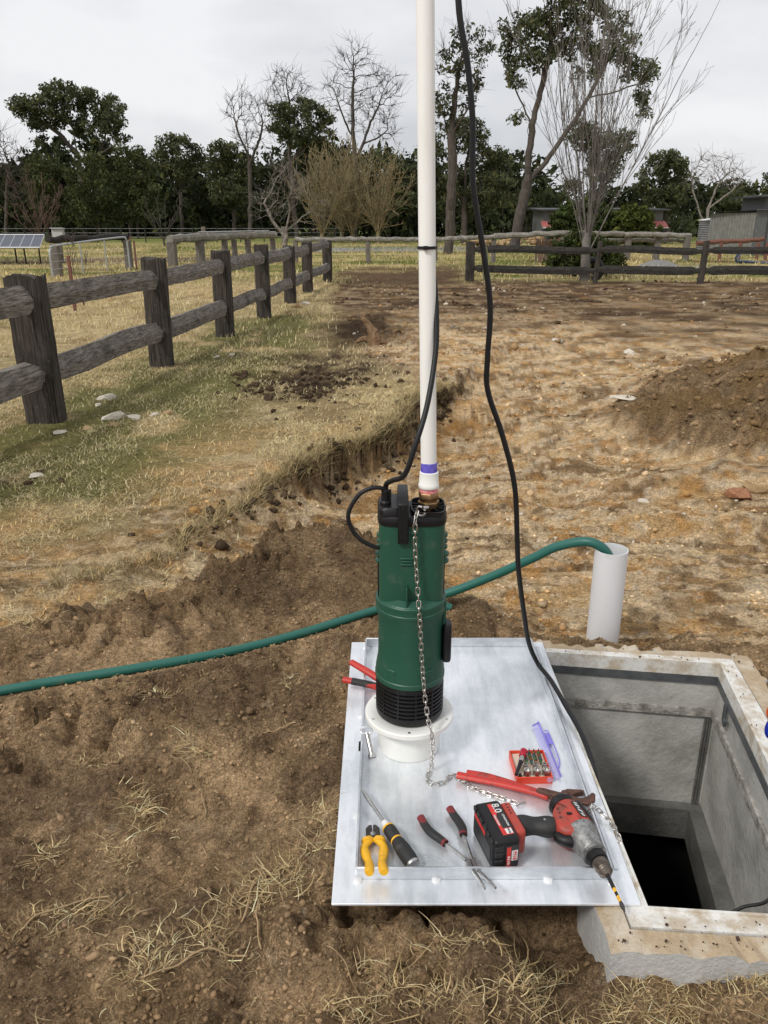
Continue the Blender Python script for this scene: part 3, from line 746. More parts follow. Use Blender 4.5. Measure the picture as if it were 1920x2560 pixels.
hd.f = [tuple(reversed(f)) for f in hd.f] + [tuple(i + n_ for i in f) for f in hd.f] + [(k, (k + 1) % n_, n_ + (k + 1) % n_, n_ + k) for k in range(n_)]
hd.build('carry_handle', m_black, pump, bevel=.003)
MB().lathe([(.0042, -.0002), (.0042, .004)], 14, (.0442, PY - .0692, .838), axis='y').build('bore_shade_disc', mat('bore_black', (.004, .004, .004), .7), pump)  # solid black disc, the hole's shade put into its colour
for dx in (.0405, .0485):
    MB().box((dx, PY - .0686, .768), (.0042, .0012, .011)).build('slot_shade_strip', MATS['bore_black'], pump)  # solid black strips, shade of the slots put into the colour
MB().lathe([(.013, .830), (.013, .838), (.0095, .842), (.0095, .866), (.0075, .868)], 16, (.003, 1.752, 0)).build('cable_gland', m_black, pump, smooth=True, sharp=40)
MB().box((.003 + .011, 1.752, .850), (.006, .008, .036)).build('gland_clip', m_black, pump, bevel=.001)
# float switch on the right
fl = MB(); fl.loft([sring((0, 0), .010, .018, 0, 20, 3), sring((0, 0), .0115, .0215, .006, 20, 3), sring((0, 0), .0115, .0215, .098, 20, 3), sring((0, 0), .010, .018, .105, 20, 3)])
fl.v = [(PX + .0905 + x, PY - .015 + y, .415 + z) for x, y, z in fl.v]
fl.build('float_switch', m_black, pump, smooth=True, bevel=.002)

# riser pipe with brass connector
pipe = thing('riser_pipe', 'long white plastic riser pipe screwed into the pump by brass fittings', 'pipe', (.105, PY, .812))
MB().lathe([(.019, .8118), (.019, .8165)], 24, (.105, PY, 0)).build('brass_neck', m_brass, pipe, smooth=True)
MB().lathe([(.0245, .8166), (.0268, .8185), (.0268, .832), (.0245, .834)], 6, (.105, PY, 0), a0=R(10)).build('brass_nut', m_brass, pipe, bevel=.0012)
MB().lathe([(.0215, .8341), (.0215, .839)], 24, (.105, PY, 0)).build('brass_collar', m_brass, pipe, smooth=True)
MB().lathe([(.0225, .8391), (.0243, .841), (.0243, .853), (.0225, .855)], 6, (.105, PY, 0), a0=R(38)).build('brass_nut', m_brass, pipe, bevel=.0012)
MB().lathe([(.0212, .8551), (.0208, .866)], 28, (.105, PY, 0)).build('thread_tape', mat('pink_thread_tape', (.70, .16, .17), .6, col2=(.78, .35, .33), scale=90), pipe, smooth=True)
MB().lathe([(.0236, .8661), (.0243, .868), (.0243, .875), (.0228, .877), (.0222, .9035), (.0205, .905)], 36, (.105, PY, 0)).build('socket', m_pvc, pipe, smooth=True, sharp=40)
pt = [(.105, PY, .9052), (.1035, PY, .93)]; top = (.058, PY + .045, 2.75)
pt += [(.1035 + (top[0] - .1035) * t, PY + .045 * t, .93 + (2.75 - .93) * t) for t in (.1, .25, .5, .75, 1.0)]
MB().tube(pt, .01835, 40, caps=True).build('pipe_wall', mat('pipe_pvc', (.88, .875, .835), .4, col2=(.72, .70, .63), scale=11, stretch=(1, 1, .16), lo=.24, hi=.42, detail=8), pipe, smooth=True)
MB().lathe([(.0188, .8965), (.0191, .898), (.0191, .9195), (.0187, .921)], 36, (.1045, PY, .006)).build('paint_band', mat('violet_primer', (.085, .065, .50), .45, col2=(.20, .17, .62), scale=60, detail=5), pipe, smooth=True)
# cable tie
tie = thing('cable_tie', 'black cable tie round the white riser pipe', 'cable tie', (.0835, PY, 1.399))
zt = 1.399; cxp, cyp = .1035 + (top[0] - .1035) * .258, PY + .0116
MB().lathe([(.0188, zt - .003), (.0215, zt - .003), (.0215, zt + .003), (.0188, zt + .003)], 32, (cxp, cyp, 0), capb=False, capt=False).build('strap', m_black, tie, smooth=True, sharp=30)
MB().box((cxp - .004, cyp - .0225, zt), (.0105, .007, .008)).build('ratchet', m_black, tie, bevel=.001)

# ------------------------------------------------------------------ cables and hose
def cord(name, label, pts, r, m, cat='cable', n=10, k=8):
    P = bez(pts, k); root = P[0]
    mb = MB(); mb.tube(P, r, n)
    o = mb.build(name, m, None, smooth=True, origin=tuple(pts[0]))
    return tag(o, label, cat)
cord('power_cable', 'black cable rising from the pump gland and crossing the white pipe', [(.003, 1.752, .864), (.006, 1.745, .884), (.020, 1.715, .902), (.046, 1.672, .930), (.069, 1.668, 1.001), (.093, 1.700, 1.075), (.111, 1.748, 1.170), (.1145, 1.770, 1.24), (.110, 1.792, 1.32), (.100, 1.808, 1.37), (.090, 1.812, 1.45), (.085, 1.815, 1.6), (.074, 1.822, 2.0), (.062, 1.84, 2.6)], .0062, m_rubber)
cord('float_cable', 'short black cable looping off the left side of the pump', [(.001, 1.749, .866), (-.008, 1.745, .874), (-.031, 1.74, .8745), (-.060, 1.738, .857), (-.083, 1.738, .812), (-.074, 1.738, .772), (-.052, 1.738, .746), (-.022, 1.742, .728), (-.008, 1.748, .724)], .0052, m_rubber)
cord('long_cable', 'long black cable hanging from above down into the pit', [(.150, 1.95, 2.1), (.157, 1.95, 1.891), (.181, 1.95, 1.77), (.196, 1.95, 1.66), (.202, 1.95, 1.529), (.233, 1.95, 1.379), (.253, 1.95, 1.26), (.252, 1.95, 1.14), (.256, 1.95, 1.06), (.298, 1.95, .946), (.337, 1.955, .811), (.354, 1.965, .66), (.366, 1.98, .56), (.398, 2.02, .40), (.425, 2.06, .29), (.462, 2.09, .205), (.489, 2.02, .189), (.512, 1.91, .172), (.5285, 1.80, .163), (.536, 1.70, .140), (.545, 1.60, .05), (.56, 1.52, -.15), (.60, 1.45, -.6), (.68, 1.45, -1.6)], .0069, m_rubber)
hpts = [tuple(p) for p in HOSE_XY]
hz_ = []
for x, y in hpts:
    hz_.append((x, y, .062))
HOSE = hz_ + [(.10, 2.77, .075), (.222, 2.75, .112), (.38, 2.70, .203), (.53, 2.62, .320), (.601, 2.58, .380), (.683, 2.535, .419), (.735, 2.515, .412), (.772, 2.512, .37), (.785, 2.512, .30), (.79, 2.51, .0)]
cord('garden_hose', 'green hose crossing the soil behind the pump into the upright grey pipe', HOSE, .0165, m_hose, 'hose', 14, 10)
up = MB(); ux, uy = .780, 2.52
zs = [-.05, .0, .1, .2, .3, .398]
rings = [[(ux + .0560 * math.cos(a), uy + .0560 * math.sin(a), z) for a in np.linspace(0, 2 * PI, 41)[:-1]] for z in zs]
rings += [[(ux + .0528 * math.cos(a), uy + .0528 * math.sin(a), z) for a in np.linspace(0, 2 * PI, 41)[:-1]] for z in reversed(zs)]
up.loft(rings, caps=False)
o = up.build('standpipe', m_pvcg, None, smooth=True, origin=(ux, uy, 0), sharp=50)
tag(o, 'short pale grey plastic pipe upright in the soil behind the pit', 'pipe')
cord('pit_cable', 'thin black cable low in the pit at the right edge', [(.99, 1.50, .0), (.905, 1.45, -.051), (.844, 1.45, -.075), (.78, 1.44, -.13), (.74, 1.42, -.3), (.73, 1.41, -.8)], .004, m_rubber)
fo = thing('pit_float', 'orange ring and blue loop hanging at the right pit wall', 'float', (.965, 1.70, .25))
MB().tube([(.977 + .016 * math.cos(a), 1.70, .300 + .020 * math.sin(a)) for a in np.linspace(0, 2 * PI, 25)], .0055, 10).build('orange_ring', mat('orange_plastic', (.75, .10, .02), .4), fo, smooth=True)
MB().tube([(.981 + .013 * math.cos(a), 1.70, .250 + .024 * math.sin(a)) for a in np.linspace(0, 2 * PI, 25)], .008, 10).build('blue_loop', mat('blue_plastic', (.01, .03, .35), .4), fo, smooth=True)
MB().tube(bez([(.977, 1.70, .32), (.990, 1.70, .34), (1.01, 1.695, .30), (1.03, 1.69, .17), (1.035, 1.685, .15)]), .003, 8).build('cord', m_rubber, fo, smooth=True)

# ------------------------------------------------------------------ chain
lk = MB(); path = []
for a in np.linspace(-PI / 2, PI / 2, 6): path.append((.0058 + .0046 * math.cos(a), .0046 * math.sin(a), 0))
for a in np.linspace(PI / 2, 3 * PI / 2, 6): path.append((-.0058 + .0046 * math.cos(a), .0046 * math.sin(a), 0))
path.append(path[0]); lk.tube(path, .0016, 6, caps=False, up=(0, 0, 1))
link_me = bpy.data.meshes.new('link'); link_me.from_pydata(lk.v, [], lk.f); link_me.shade_smooth(); link_me.materials.append(m_chain)
def chain(label, pts, pitch=.0158, roll=0.):
    P = bez(pts, 14); root = thing('chain', label, 'chain', pts[0]); o0 = ORI[root]
    d = 0; acc = [0]
    for i in range(1, len(P)): acc.append(acc[-1] + (P[i] - P[i - 1]).length)
    s = pitch / 2; k = 0
    while s < acc[-1]:
        i = max(1, int(np.searchsorted(acc, s))); t = (s - acc[i - 1]) / max(acc[i] - acc[i - 1], 1e-9)
        p = P[i - 1].lerp(P[i], t); tg = (P[i] - P[i - 1]).normalized()
        o = bpy.data.objects.new('link', link_me); COL.objects.link(o); o.parent = root
        rot = tg.to_track_quat('X', 'Z').to_matrix().to_4x4() @ Matrix.Rotation(roll + (PI / 2 if k % 2 else 0) + random.uniform(-.25, .25), 4, 'X')
        o.matrix_local = Matrix.Translation(p - o0) @ rot
        s += pitch; k += 1
    return root
ch = chain('stainless chain hanging down the pump front onto the metal lid', [(.0765, 1.712, .829), (.072, 1.706, .812), (.071, 1.702, .79), (.073, 1.700, .719), (.079, 1.696, .64), (.0835, 1.684, .577), (.0885, 1.684, .50), (.0935, 1.684, .426), (.101, 1.678, .35), (.109, 1.664, .30), (.116, 1.651, .275), (.1195, 1.650, .238), (.1195, 1.655, .19), (.1185, 1.662, .158), (.110, 1.645, .1545), (.108, 1.625, .1535), (.120, 1.610, .1535), (.145, 1.615, .1535), (.165, 1.638, .1535), (.176, 1.645, .1535), (.186, 1.630, .1535), (.211, 1.600, .1535), (.241, 1.580, .1535), (.284, 1.559, .1535), (.318, 1.540, .1535), (.335, 1.546, .1535)], roll=.4)
sh_ = MB(); sh_.tube([(.0835 + .010 * math.cos(a), 1.712 - .006 * math.cos(a), .829 + .011 * math.sin(a)) for a in np.linspace(.3, 2 * PI - .3, 17)], .0028, 8)
sh_.tube([(.088, 1.704, .840), (.100, 1.712, .838)], .0042, 10)
sh_.build('shackle', m_steel, ch, smooth=True)
chain('stainless chain end running over the lid edge beside the drill chuck', [(.462, 1.492, .156), (.476, 1.491, .176), (.484, 1.494, .184), (.503, 1.492, .166), (.520, 1.468, .157), (.5265, 1.442, .154), (.529, 1.418, .140), (.530, 1.405, .11), (.531, 1.40, .06)], roll=.2)

# ------------------------------------------------------------------ tools
ZL = .1497
def tool(name, label, cat, x, y, ang, z=ZL): return thing(name, label, cat, (x, y, z), (0, 0, R(ang)))
# yellow cutters: local -y towards the viewer, origin at the pivot
cu = tool('cutting_pliers', 'yellow handled cutting pliers at the left corner of the lid', 'pliers', -.024, 1.420, 4)
for s in (-1, 1):
    P = bez([(s * .006, -.004, .012), (s * .0135, -.014, .013), (s * .0215, -.035, .014), (s * .0175, -.065, .018), (s * .0135, -.09, .024), (s * .0155, -.128, .036)], 6)
    rr = [.0095 + .001 * math.sin(i * .5) for i in range(len(P))]; rr[-1] = .0085
    g = MB(); g.tube(P, rr, 14, flat=.8); g.lathe([(.010, 0), (.0125, .002), (.0125, .006), (.010, .008)], 16, (s * .0145, -.016, .013), axis='y')
    g.build('handle', m_yellow, cu, smooth=True)
    j = MB(); j.prism([(s * .001, -.008), (s * .001, .034), (s * .008, .034), (s * .0155, .024), (s * .0155, .004), (s * .009, -.010)][::s], .005, .018)
    j.build('jaw', mat('dark_tool_steel', (.11, .10, .095), .38, .8, col2=(.06, .05, .045), scale=50), cu, bevel=.002)
MB().lathe([(.006, .018), (.006, .0195), (.004, .020)], 16, (0, .004, 0)).build('pivot', m_steel, cu, smooth=True)
# screwdriver: local +y towards the tip
sd = thing('screwdriver', 'black and yellow ratchet screwdriver with silver end cap on the lid', 'screwdriver', (.062, 1.335, ZL), (R(2.5), 0, R(27.2)))
MB().lathe([(.0042, .135), (.0042, .195), (.0052, .196), (.0052, .232), (.0040, .234), (.0032, .2495), (.0012, .251)], 12, (0, 0, .0175), axis='y').build('shaft', m_steel, sd, smooth=True, sharp=40)
MB().lathe([(.0095, .120), (.0085, .128), (.0075, .1355)], 16, (0, 0, .0175), axis='y').build('ferrule', m_whiteprint, sd, smooth=True)
MB().lathe([(.0155, .004), (.0172, .02), (.0172, .045), (.0150, .066), (.0128, .074), (.0128, .079), (.0150, .090), (.0150, .105), (.0128, .116), (.0105, .1199)], 20, (0, 0, .0175), axis='y').build('grip', m_darkgrip, sd, smooth=True)
MB().lathe([(.0133, .0735), (.0137, .0745), (.0137, .0765), (.0133, .0778)], 20, (0, 0, .0175), axis='y').build('grip_band', m_yellow, sd, smooth=True)
MB().lathe([(.0142, .1125), (.0146, .1135), (.0140, .1165), (.0130, .118)], 20, (0, 0, .0175), axis='y').build('grip_band', m_yellow, sd, smooth=True)
MB().lathe([(.0138, -.004), (.0155, -.002), (.0158, .0035)], 24, (0, 0, .0175), axis='y').build('end_cap', m_steel, sd, smooth=True, bevel=.001)
# long nose pliers: origin at pivot, jaws to -y
ln = tool('long_nose_pliers', 'long nose pliers with dark red tipped grips leaning over the front lip', 'pliers', .186, 1.341, 4)
def grip_pts(a): return bez(a, 6)
for a, flatz in (([(-.010, .006, .018), (-.050, .068, .012)], 0), ([(.002, .006, .020), (-.003, .088, .013)], 0)):
    MB().tube(a, [.0042, .0046], 10, flat=.9).build('rod', m_steel, ln, smooth=True)
A1 = grip_pts([(-.046, .062, .013), (-.058, .078, .013), (-.074, .098, .013), (-.083, .118, .013), (-.092, .146, .015)])
A2 = grip_pts([(-.0028, .084, .014), (-.0015, .105, .014), (-.006, .125, .014), (-.013, .145, .014), (-.021, .170, .016)])
for A in (A1, A2):
    rr = [.0088 + .0015 * math.sin(PI * i / (len(A) - 1)) for i in range(len(A))]
    MB().tube(A, rr, 14, flat=.85).build('grip', m_darkgrip, ln, smooth=True)
    for seg in (A[:3], A[-6:]):
        MB().tube(seg, [.0094] * len(seg), 14, flat=.88).build('grip_end', mat('dark_red_grip', (.20, .022, .025), .45), ln, smooth=True)
for s in (-1, 1):
    pts = [(s * .010, .012), (s * .011, -.008), (s * .0085 + .002, -.022), (s * .0085 + .022 + .004 * s, -.097), (s * .0055 + .0215 + .004 * s, -.097), (s * .0012 + .0045, -.030), (s * .0008, -.012), (0, .006)]
    pl = MB(); pl.prism(pts[::s], .012, .021)
    pl.v = [(x, y, z + max(0, -y - .012) * .30) for x, y, z in pl.v]
    pl.build('jaw', mat('grey_tool_steel', (.42, .41, .40), .35, .9, col2=(.30, .29, .28), scale=60), ln, bevel=.0018)
# red pliers behind the pump
rp = tool('red_pliers', 'red handled pliers lying half behind the pump on the lid', 'pliers', -.015, 2.045, 0)
for pts, gp in (([(.065, -.02, .016), (.01, .005, .022), (-.03, .030, .034), (-.085, .072, .045)], 0), ([(.065, -.03, .016), (.01, -.035, .022), (-.03, -.035, .034), (-.105, -.018, .040)], 1)):
    P = bez(pts, 6); MB().tube(P, [.0105 + .002 * math.sin(PI * i / (len(P) - 1)) for i in range(len(P))], 14, flat=.8).build('handle', m_redgrip, rp, smooth=True)
    if gp:
        MB().tube(P[8:17], .0121, 14, flat=.83).build('grip_pad', m_darkgrip, rp, smooth=True)
for s in (-1, 1):
    MB().prism([(.055, s * .004), (.085, s * .016), (.13, s * .008), (.132, s * .001), (.06, s * .0005)][::s], .008, .022).build('jaw', MATS['dark_tool_steel'], rp, bevel=.002)
# multigrips, local +x from handle ends to jaws
mg = tool('multigrip_pliers', 'long red handled multigrip pliers lying behind the drill', 'pliers', .183, 1.634, -20.5)
P = bez([(0, -.004, .014), (.05, -.004, .016), (.12, -.003, .018), (.19, -.004, .018), (.225, -.008, .016)], 6)
MB().tube(P, [.0105, *([.0108] * (len(P) - 2)), .009], 12, flat=.75).build('handle', m_redgrip, mg, smooth=True)
P = bez([(.020, .012, .013), (.07, .014, .015), (.13, .010, .014), (.19, .004, .012), (.23, .004, .011)], 6)
MB().tube(P, [.0105, *([.0108] * (len(P) - 2)), .008], 12, flat=.75).build('handle', m_redgrip, mg, smooth=True)
m_rusty = mat('rusty_tool_steel', (.17, .085, .06), .55, .6, col2=(.09, .05, .04), scale=50, bump=.3, bscale=200)
MB().prism([(.195, -.010), (.205, .010), (.25, .008), (.262, .026), (.298, .036), (.303, .030), (.286, .020), (.275, .004), (.262, -.014), (.235, -.012)], .010, .026).build('jaw', m_rusty, mg, bevel=.003)
MB().prism([(.195, -.016), (.20, -.004), (.30, -.008), (.312, .004), (.322, .022), (.33, .018), (.332, -.004), (.318, -.024), (.28, -.024)], .0262, .036).build('jaw', m_rusty, mg, bevel=.003)
MB().lathe([(.009, .036), (.009, .039), (.006, .041)], 8, (.262, -.006, 0)).build('pivot', m_rusty, mg)

# drill: local x from battery to head, local -y along the bit
dr = thing('cordless_drill', 'red and black cordless drill lying on its side on the lid', 'drill', (.244, 1.393, ZL), (0, 0, R(14)))
bat = MB()
def rr_box(mb, x0, x1, y0, y1, z0, z1): return mb.box(((x0 + x1) / 2, (y0 + y1) / 2, (z0 + z1) / 2), (x1 - x0, y1 - y0, z1 - z0))
b_o = rr_box(MB(), -.030, .030, -.064, .064, .001, .083).build('battery', m_black, dr, bevel=.009, seg=3)
for yy in (-.05, -.03, -.012, .012, .03, .05):
    rr_box(MB(), -.0325, -.029, yy - .007, yy + .007, .071, .0832).build('battery_rib', m_darkgrip, b_o, bevel=.002)
for zz in (.012, .030, .048, .064):
    rr_box(MB(), -.028, -.008, -.0655, -.062, zz - .006, zz + .006).build('battery_rib', m_darkgrip, b_o, bevel=.0015)
rr_box(MB(), -.0312, -.029, -.012, .050, .058, .068).build('battery_stripe', m_redlabel, b_o)
rr_box(MB(), -.0308, -.029, -.045, .055, .020, .055).build('battery_panel', mat('dark_panel', (.03, .03, .03), .35), b_o)
rr_box(MB(), -.004, .0235, -.050, .052, .080, .0836).build('battery_label', mat('dark_label', (.02, .02, .021), .3), b_o)
MB().prism([(-.0035, .050), (.006, .050), (.009, .022), (.003, .010), (.003, -.028), (.021, -.028), (.021, -.047), (-.0035, -.047)], .0835, .0841).build('battery_label', m_redlabel, b_o)
text_mesh('8.0', .0235, m_whiteprint, b_o, frame_mtx((.0125, .034, .0843), (0, -1, 0), (1, 0, 0)))
text_mesh('LITHIUM-ION', .0062, m_whiteprint, b_o, frame_mtx((.0185, -.005, .0843), (0, -1, 0), (1, 0, 0)))
text_mesh('REDLITHIUM', .0058, m_whiteprint, b_o, frame_mtx((-.0005, -.002, .0846), (0, -1, 0), (1, 0, 0)))
rr_box(MB(), .006, .020, -.045, -.030, .0838, .0846).build('battery_mark', m_whiteprint, b_o)
text_mesh('M18', .0078, m_black, b_o, frame_mtx((.013, -.0375, .0850), (0, -1, 0), (1, 0, 0)))
rr_box(MB(), -.003, .026, -.0652, -.063, .014, .070).build('battery_label', MATS['dark_label'], b_o)
rr_box(MB(), -.001, .008, -.0660, -.064, .016, .066).build('battery_label', m_redlabel, b_o)
rr_box(MB(), .010, .0235, -.0660, -.064, .030, .056).build('battery_mark', m_whiteprint, b_o)
text_mesh('M18', .0125, m_redlabel, b_o, frame_mtx((.0165, -.0663, .043), (0, 0, -1), (1, 0, 0)))
text_mesh('8.0 Ah', .0085, m_whiteprint, b_o, frame_mtx((.0035, -.0663, .032), (0, 0, -1), (1, 0, 0)))
rr_box(MB(), .0295, .056, -.036, .062, .010, .074).build('foot', m_redbody, dr, bevel=.008, seg=3)
for k in range(4):
    MB().lathe([(.0022, .0735), (.0022, .0745)], 10, (.043, .05 - k * .009, 0)).build('gauge_light', m_black, dr)
P = bez([(.050, .016, .042), (.075, .012, .042), (.100, .004, .042), (.125, -.006, .043), (.150, -.012, .044)], 6)
MB().tube(P, [.0255, *[.0225 + .002 * math.sin(i * .5) for i in range(len(P) - 2)], .026], 20, flat=.92).build('handle_grip', m_darkgrip, dr, smooth=True)
MB().lathe([(.0026, .0635), (.0026, .0652)], 12, (.112, -.004, 0)).build('screw', m_steel, dr)
hb = MB(); hb.lathe([(.026, .040), (.032, .030), (.034, .0), (.034, -.030), (.031, -.046)], 28, (.182, 0, .044), axis='y')
hb.build('motor_housing', m_redbody, dr, smooth=True)
hk = MB(); hk.prism([(.128, -.036), (.138, .008), (.146, .026), (.175, .030), (.185, -.046), (.160, -.058), (.140, -.052)], .016, .070)
hk.build('switch_housing', m_redbody, dr, bevel=.009, seg=3)
MB().lathe([(.020, .0385), (.027, .041), (.030, .052), (.026, .060), (.018, .063)], 24, (.180, 0, .044), axis='y').build('rear_cap', m_black, dr, smooth=True)
tg_ = MB(); tg_.tube(bez([(.128, -.036, .044), (.135, -.050, .044), (.150, -.058, .044), (.162, -.058, .044)], 5), [.012, .0125, .013, .013, .013, .0135, .0138, .014, .014, .014, .014, .014, .014, .014, .0135, .012], 16)
tg_.build('trigger', m_black, dr, smooth=True)
MB().box((.166, -.012, .0765), (.012, .0055, .004), (0, 0, R(-20))).build('direction_switch', m_black, dr, bevel=.001)
for x, y in ((.146, -.012), (.150, .002), (.170, -.036), (.152, .014)):
    MB().lathe([(.0030, .0698), (.0030, .0712)], 12, (x, y, 0)).build('housing_screw', mat('screw_dark', (.12, .03, .025), .5), dr)
for k in range(5):
    MB().box((.2125 - .002 * (k % 2), .020 - k * .0065, .0585), (.006, .0022, .010), (0, R(48), 0)).build('vent_slot', m_black, dr)
MB().tube(bez([(.150, .030, .0715), (.165, .020, .0735), (.185, -.045, .0785)], 6), .0009, 6).build('housing_seam', MATS['bore_black'], dr)
MB().tube([(.204, .036, .062), (.212, .030, .062), (.2165, -.020, .058), (.212, -.036, .058)], .004, 8).build('rubber_bumper', m_darkgrip, dr, smooth=True)
# maker's plate, printed
MB().box((.1935, -.004, .0765), (.017, .050, .002), (0, R(22), 0)).build('name_plate', MATS['dark_label'], dr)
for k, (a, ln_) in enumerate([(.018, .008), (.010, .010), (.002, .007), (-.007, .011), (-.016, .008), (-.022, .006)]):
    MB().box((.1935, -.004 + a, .0778), (ln_, .0028, .0006), (0, R(22), R(random.uniform(-35, 35)))).build('plate_print', m_whiteprint, dr)
MB().lathe([(.0345, -.036), (.0355, -.040), (.0345, -.046), (.0335, -.060), (.030, -.082), (.0255, -.100), (.0270, -.102), (.0270, -.107), (.0225, -.108)], 28, (.181, 0, .044), axis='y').build('gear_case', m_alu, dr, smooth=True, sharp=50)
MB().lathe([(.0205, -.1082), (.0215, -.114), (.0205, -.126), (.0165, -.127)], 24, (.180, 0, .044), axis='y').build('clutch_ring', m_black, dr, smooth=True)
mb = MB(); mb.lathe([(.0165, -.1272), (.0170, -.132), (.0168, -.142)] + [((.0155 if k % 2 else .0142), -.144 - k * .0025) for k in range(6)] + [(.012, -.160), (.007, -.164)], 24, (.180, 0, .044), axis='y')
mb.build('chuck', mat('worn_chuck', (.20, .165, .14), .45, .8, col2=(.10, .085, .07), scale=60), dr, smooth=True, sharp=30)
def bit_seg(y0, y1, r, m, nm):
    MB().lathe([(r, y0), (r, y1)], 8, (0, 0, 0), axis='y').build(nm, m, dr, smooth=True, sharp=50)
for (y0, y1, r, m, nm) in [(-.160, -.190, .0042, m_black, 'bit_shank'), (-.190, -.198, .0034, m_yellow, 'bit_band'), (-.198, -.206, .0032, m_black, 'bit_shank'), (-.206, -.217, .0034, m_yellow, 'bit_band')]:
    a, b = MB(), 0
    a.lathe([(r, y0), (r, y1)], 10, (.180, 0, .044), axis='y'); a.v = [(x, y, z - (abs(y) - .160) * .30) for x, y, z in a.v]; a.build(nm, m, dr, smooth=True, sharp=50)
a = MB(); a.lathe([(.0032, -.217), (.0046, -.222), (.0044, -.228), (.0008, -.236)], 8, (.180, 0, .044), axis='y'); a.v = [(x, y, z - (abs(y) - .160) * .30) for x, y, z in a.v]; a.build('bit_tip', MATS['dark_tool_steel'], dr, smooth=True)

# bit set
bs = thing('bit_set', 'small red tray of driver bits and sockets on the lid', 'bit set', (.369, 1.668, ZL), (0, 0, R(2)))
m_tray = mat('red_tray', (.72, .07, .03), .45, col2=(.62, .05, .02), scale=40)
W, D_ = .0445, .054
for c, d in [((0, 0, .0015), (2 * W, 2 * D_, .003)), ((-W + .0015, 0, .0115), (.003, 2 * D_, .017)), ((W - .0015, 0, .0115), (.003, 2 * D_, .017)), ((0, -D_ + .0015, .0115), (2 * W - .006, .003, .017)), ((0, D_ - .0015, .0115), (2 * W - .006, .003, .017))]:
    MB().box(c, d).build('tray_wall', m_tray, bs, bevel=.0008)
MB().box((0, 0, .0075), (2 * W - .008, 2 * D_ - .008, .0089)).build('insert', mat('cream_insert', (.72, .58, .46), .6), bs)
m_bit = mat('bit_steel', (.22, .21, .19), .4, .8, scale=60)
for r_, y in enumerate((-.036, -.015)):
    for k, x in enumerate((-.016, .008, .031)):
        rad = (.0092 if r_ == 0 else .0062)
        MB().lathe([(rad * 1.04, .0121), (rad * 1.06, .017), (rad, .0195), (rad, .030), (rad * .74, .0302), (rad * .74, .0225), (.0005, .0224)], 14, (x, y, 0), capt=False).build('socket', m_steel, bs, smooth=True, sharp=40)
bcols = [mat('bit_band_green', (.08, .30, .07), .5), mat('bit_band_teal', (.03, .22, .26), .5), mat('bit_band_orange', (.45, .16, .04), .5)]
for i, x in enumerate((-.008, .004, .016, .028)):
    for j, y in enumerate((.004, .016, .028, .040)):
        if i == 0 and j > 2: continue
        bt = MB().lathe([(.0032, .0121), (.0032, .021)], 6, (x, y, 0)).build('bit', m_bit, bs)
        MB().lathe([(.0034, .0212), (.0034, .024)], 8, (x, y, 0)).build('bit_band', bcols[(i + j) % 3], bt)
        MB().lathe([(.0022, .0241), (.0018, .030), (.0006, .0345)], 6, (x, y, 0)).build('bit_tip', m_bit, bt)
MB().box((-.0345, -.043, .016), (.007, .007, .012)).build('bit_holder_block', m_black, bs, bevel=.001)
hld = tool('bit_holder', 'red collared magnetic bit holder resting on the bit tray', 'bit holder', .357, 1.701, 0, ZL + .030)
vv = [(0, 0, .004), (-.008, -.022, .002), (-.014, -.040, .000), (-.026, -.068, -.004), (-.0325, -.083, -.006)]
MB().tube(vv[:2], [.0088, .0088], 16).build('collar', mat('red_anodised', (.55, .02, .05), .28, .6), hld, smooth=True, bevel=.001)
MB().tube(vv[1:3], [.0062, .0062], 14).build('sleeve', m_steel, hld, smooth=True)
MB().tube([vv[2], vv[3], vv[4]], [.0055, .0045, .0042], 6).build('shank', m_black, hld)
m_clear = mat('clear_violet_plastic', (.62, .60, .92), .12, col2=(.58, .56, .90), alpha=.38, spec=.6)
m_clear2 = mat('violet_edge', (.30, .26, .85), .15, alpha=.75)
lc = thing('bit_case_lid', 'clear violet plastic lid propped open right of the bit tray', 'case lid', (.428, 1.63, ZL))
a0, a1, b0, b1 = (.4205, 1.626), (.4385, 1.634), (.4055, 1.845), (.4235, 1.857)
pl = MB(); pl.add([(*a0, .152), (*a1, .152), (*b1, .154), (*b0, .154), (*a0, .1535), (*a1, .1535), (*b1, .1555), (*b0, .1555)], [(3, 2, 1, 0), (4, 5, 6, 7), (0, 1, 5, 4), (1, 2, 6, 5), (2, 3, 7, 6), (3, 0, 4, 7)])
pl.build('panel', m_clear, lc)
MB().tube([(*a1, .158), (.4312, 1.745, .160), (*b1, .160)], .0022, 8, flat=2.2).build('rim', m_clear2, lc, smooth=True)
MB().tube([(*b1, .158), (*b0, .157)], .0014, 6, flat=2).build('rim', m_clear2, lc, smooth=True)
MB().tube(bez([(.4335, 1.822, .158), (.4425, 1.815, .158), (.4475, 1.745, .157), (.4485, 1.695, .156), (.4415, 1.672, .155), (.4372, 1.675, .155)], 6), .0018, 8).build('clip_loop', m_clear2, lc, smooth=True)
pl = MB(); pl.prism([(.4325, 1.815), (.443, 1.812), (.4462, 1.765), (.4335, 1.765)], .1555, .157); pl.build('clip_web', m_clear2, lc)
MB().lathe([(.007, -.0005), (.007, .0015)], 16, (W - .008, -D_ - .001, .012), axis='y').build('hinge_boss', m_clear, bs, smooth=True)
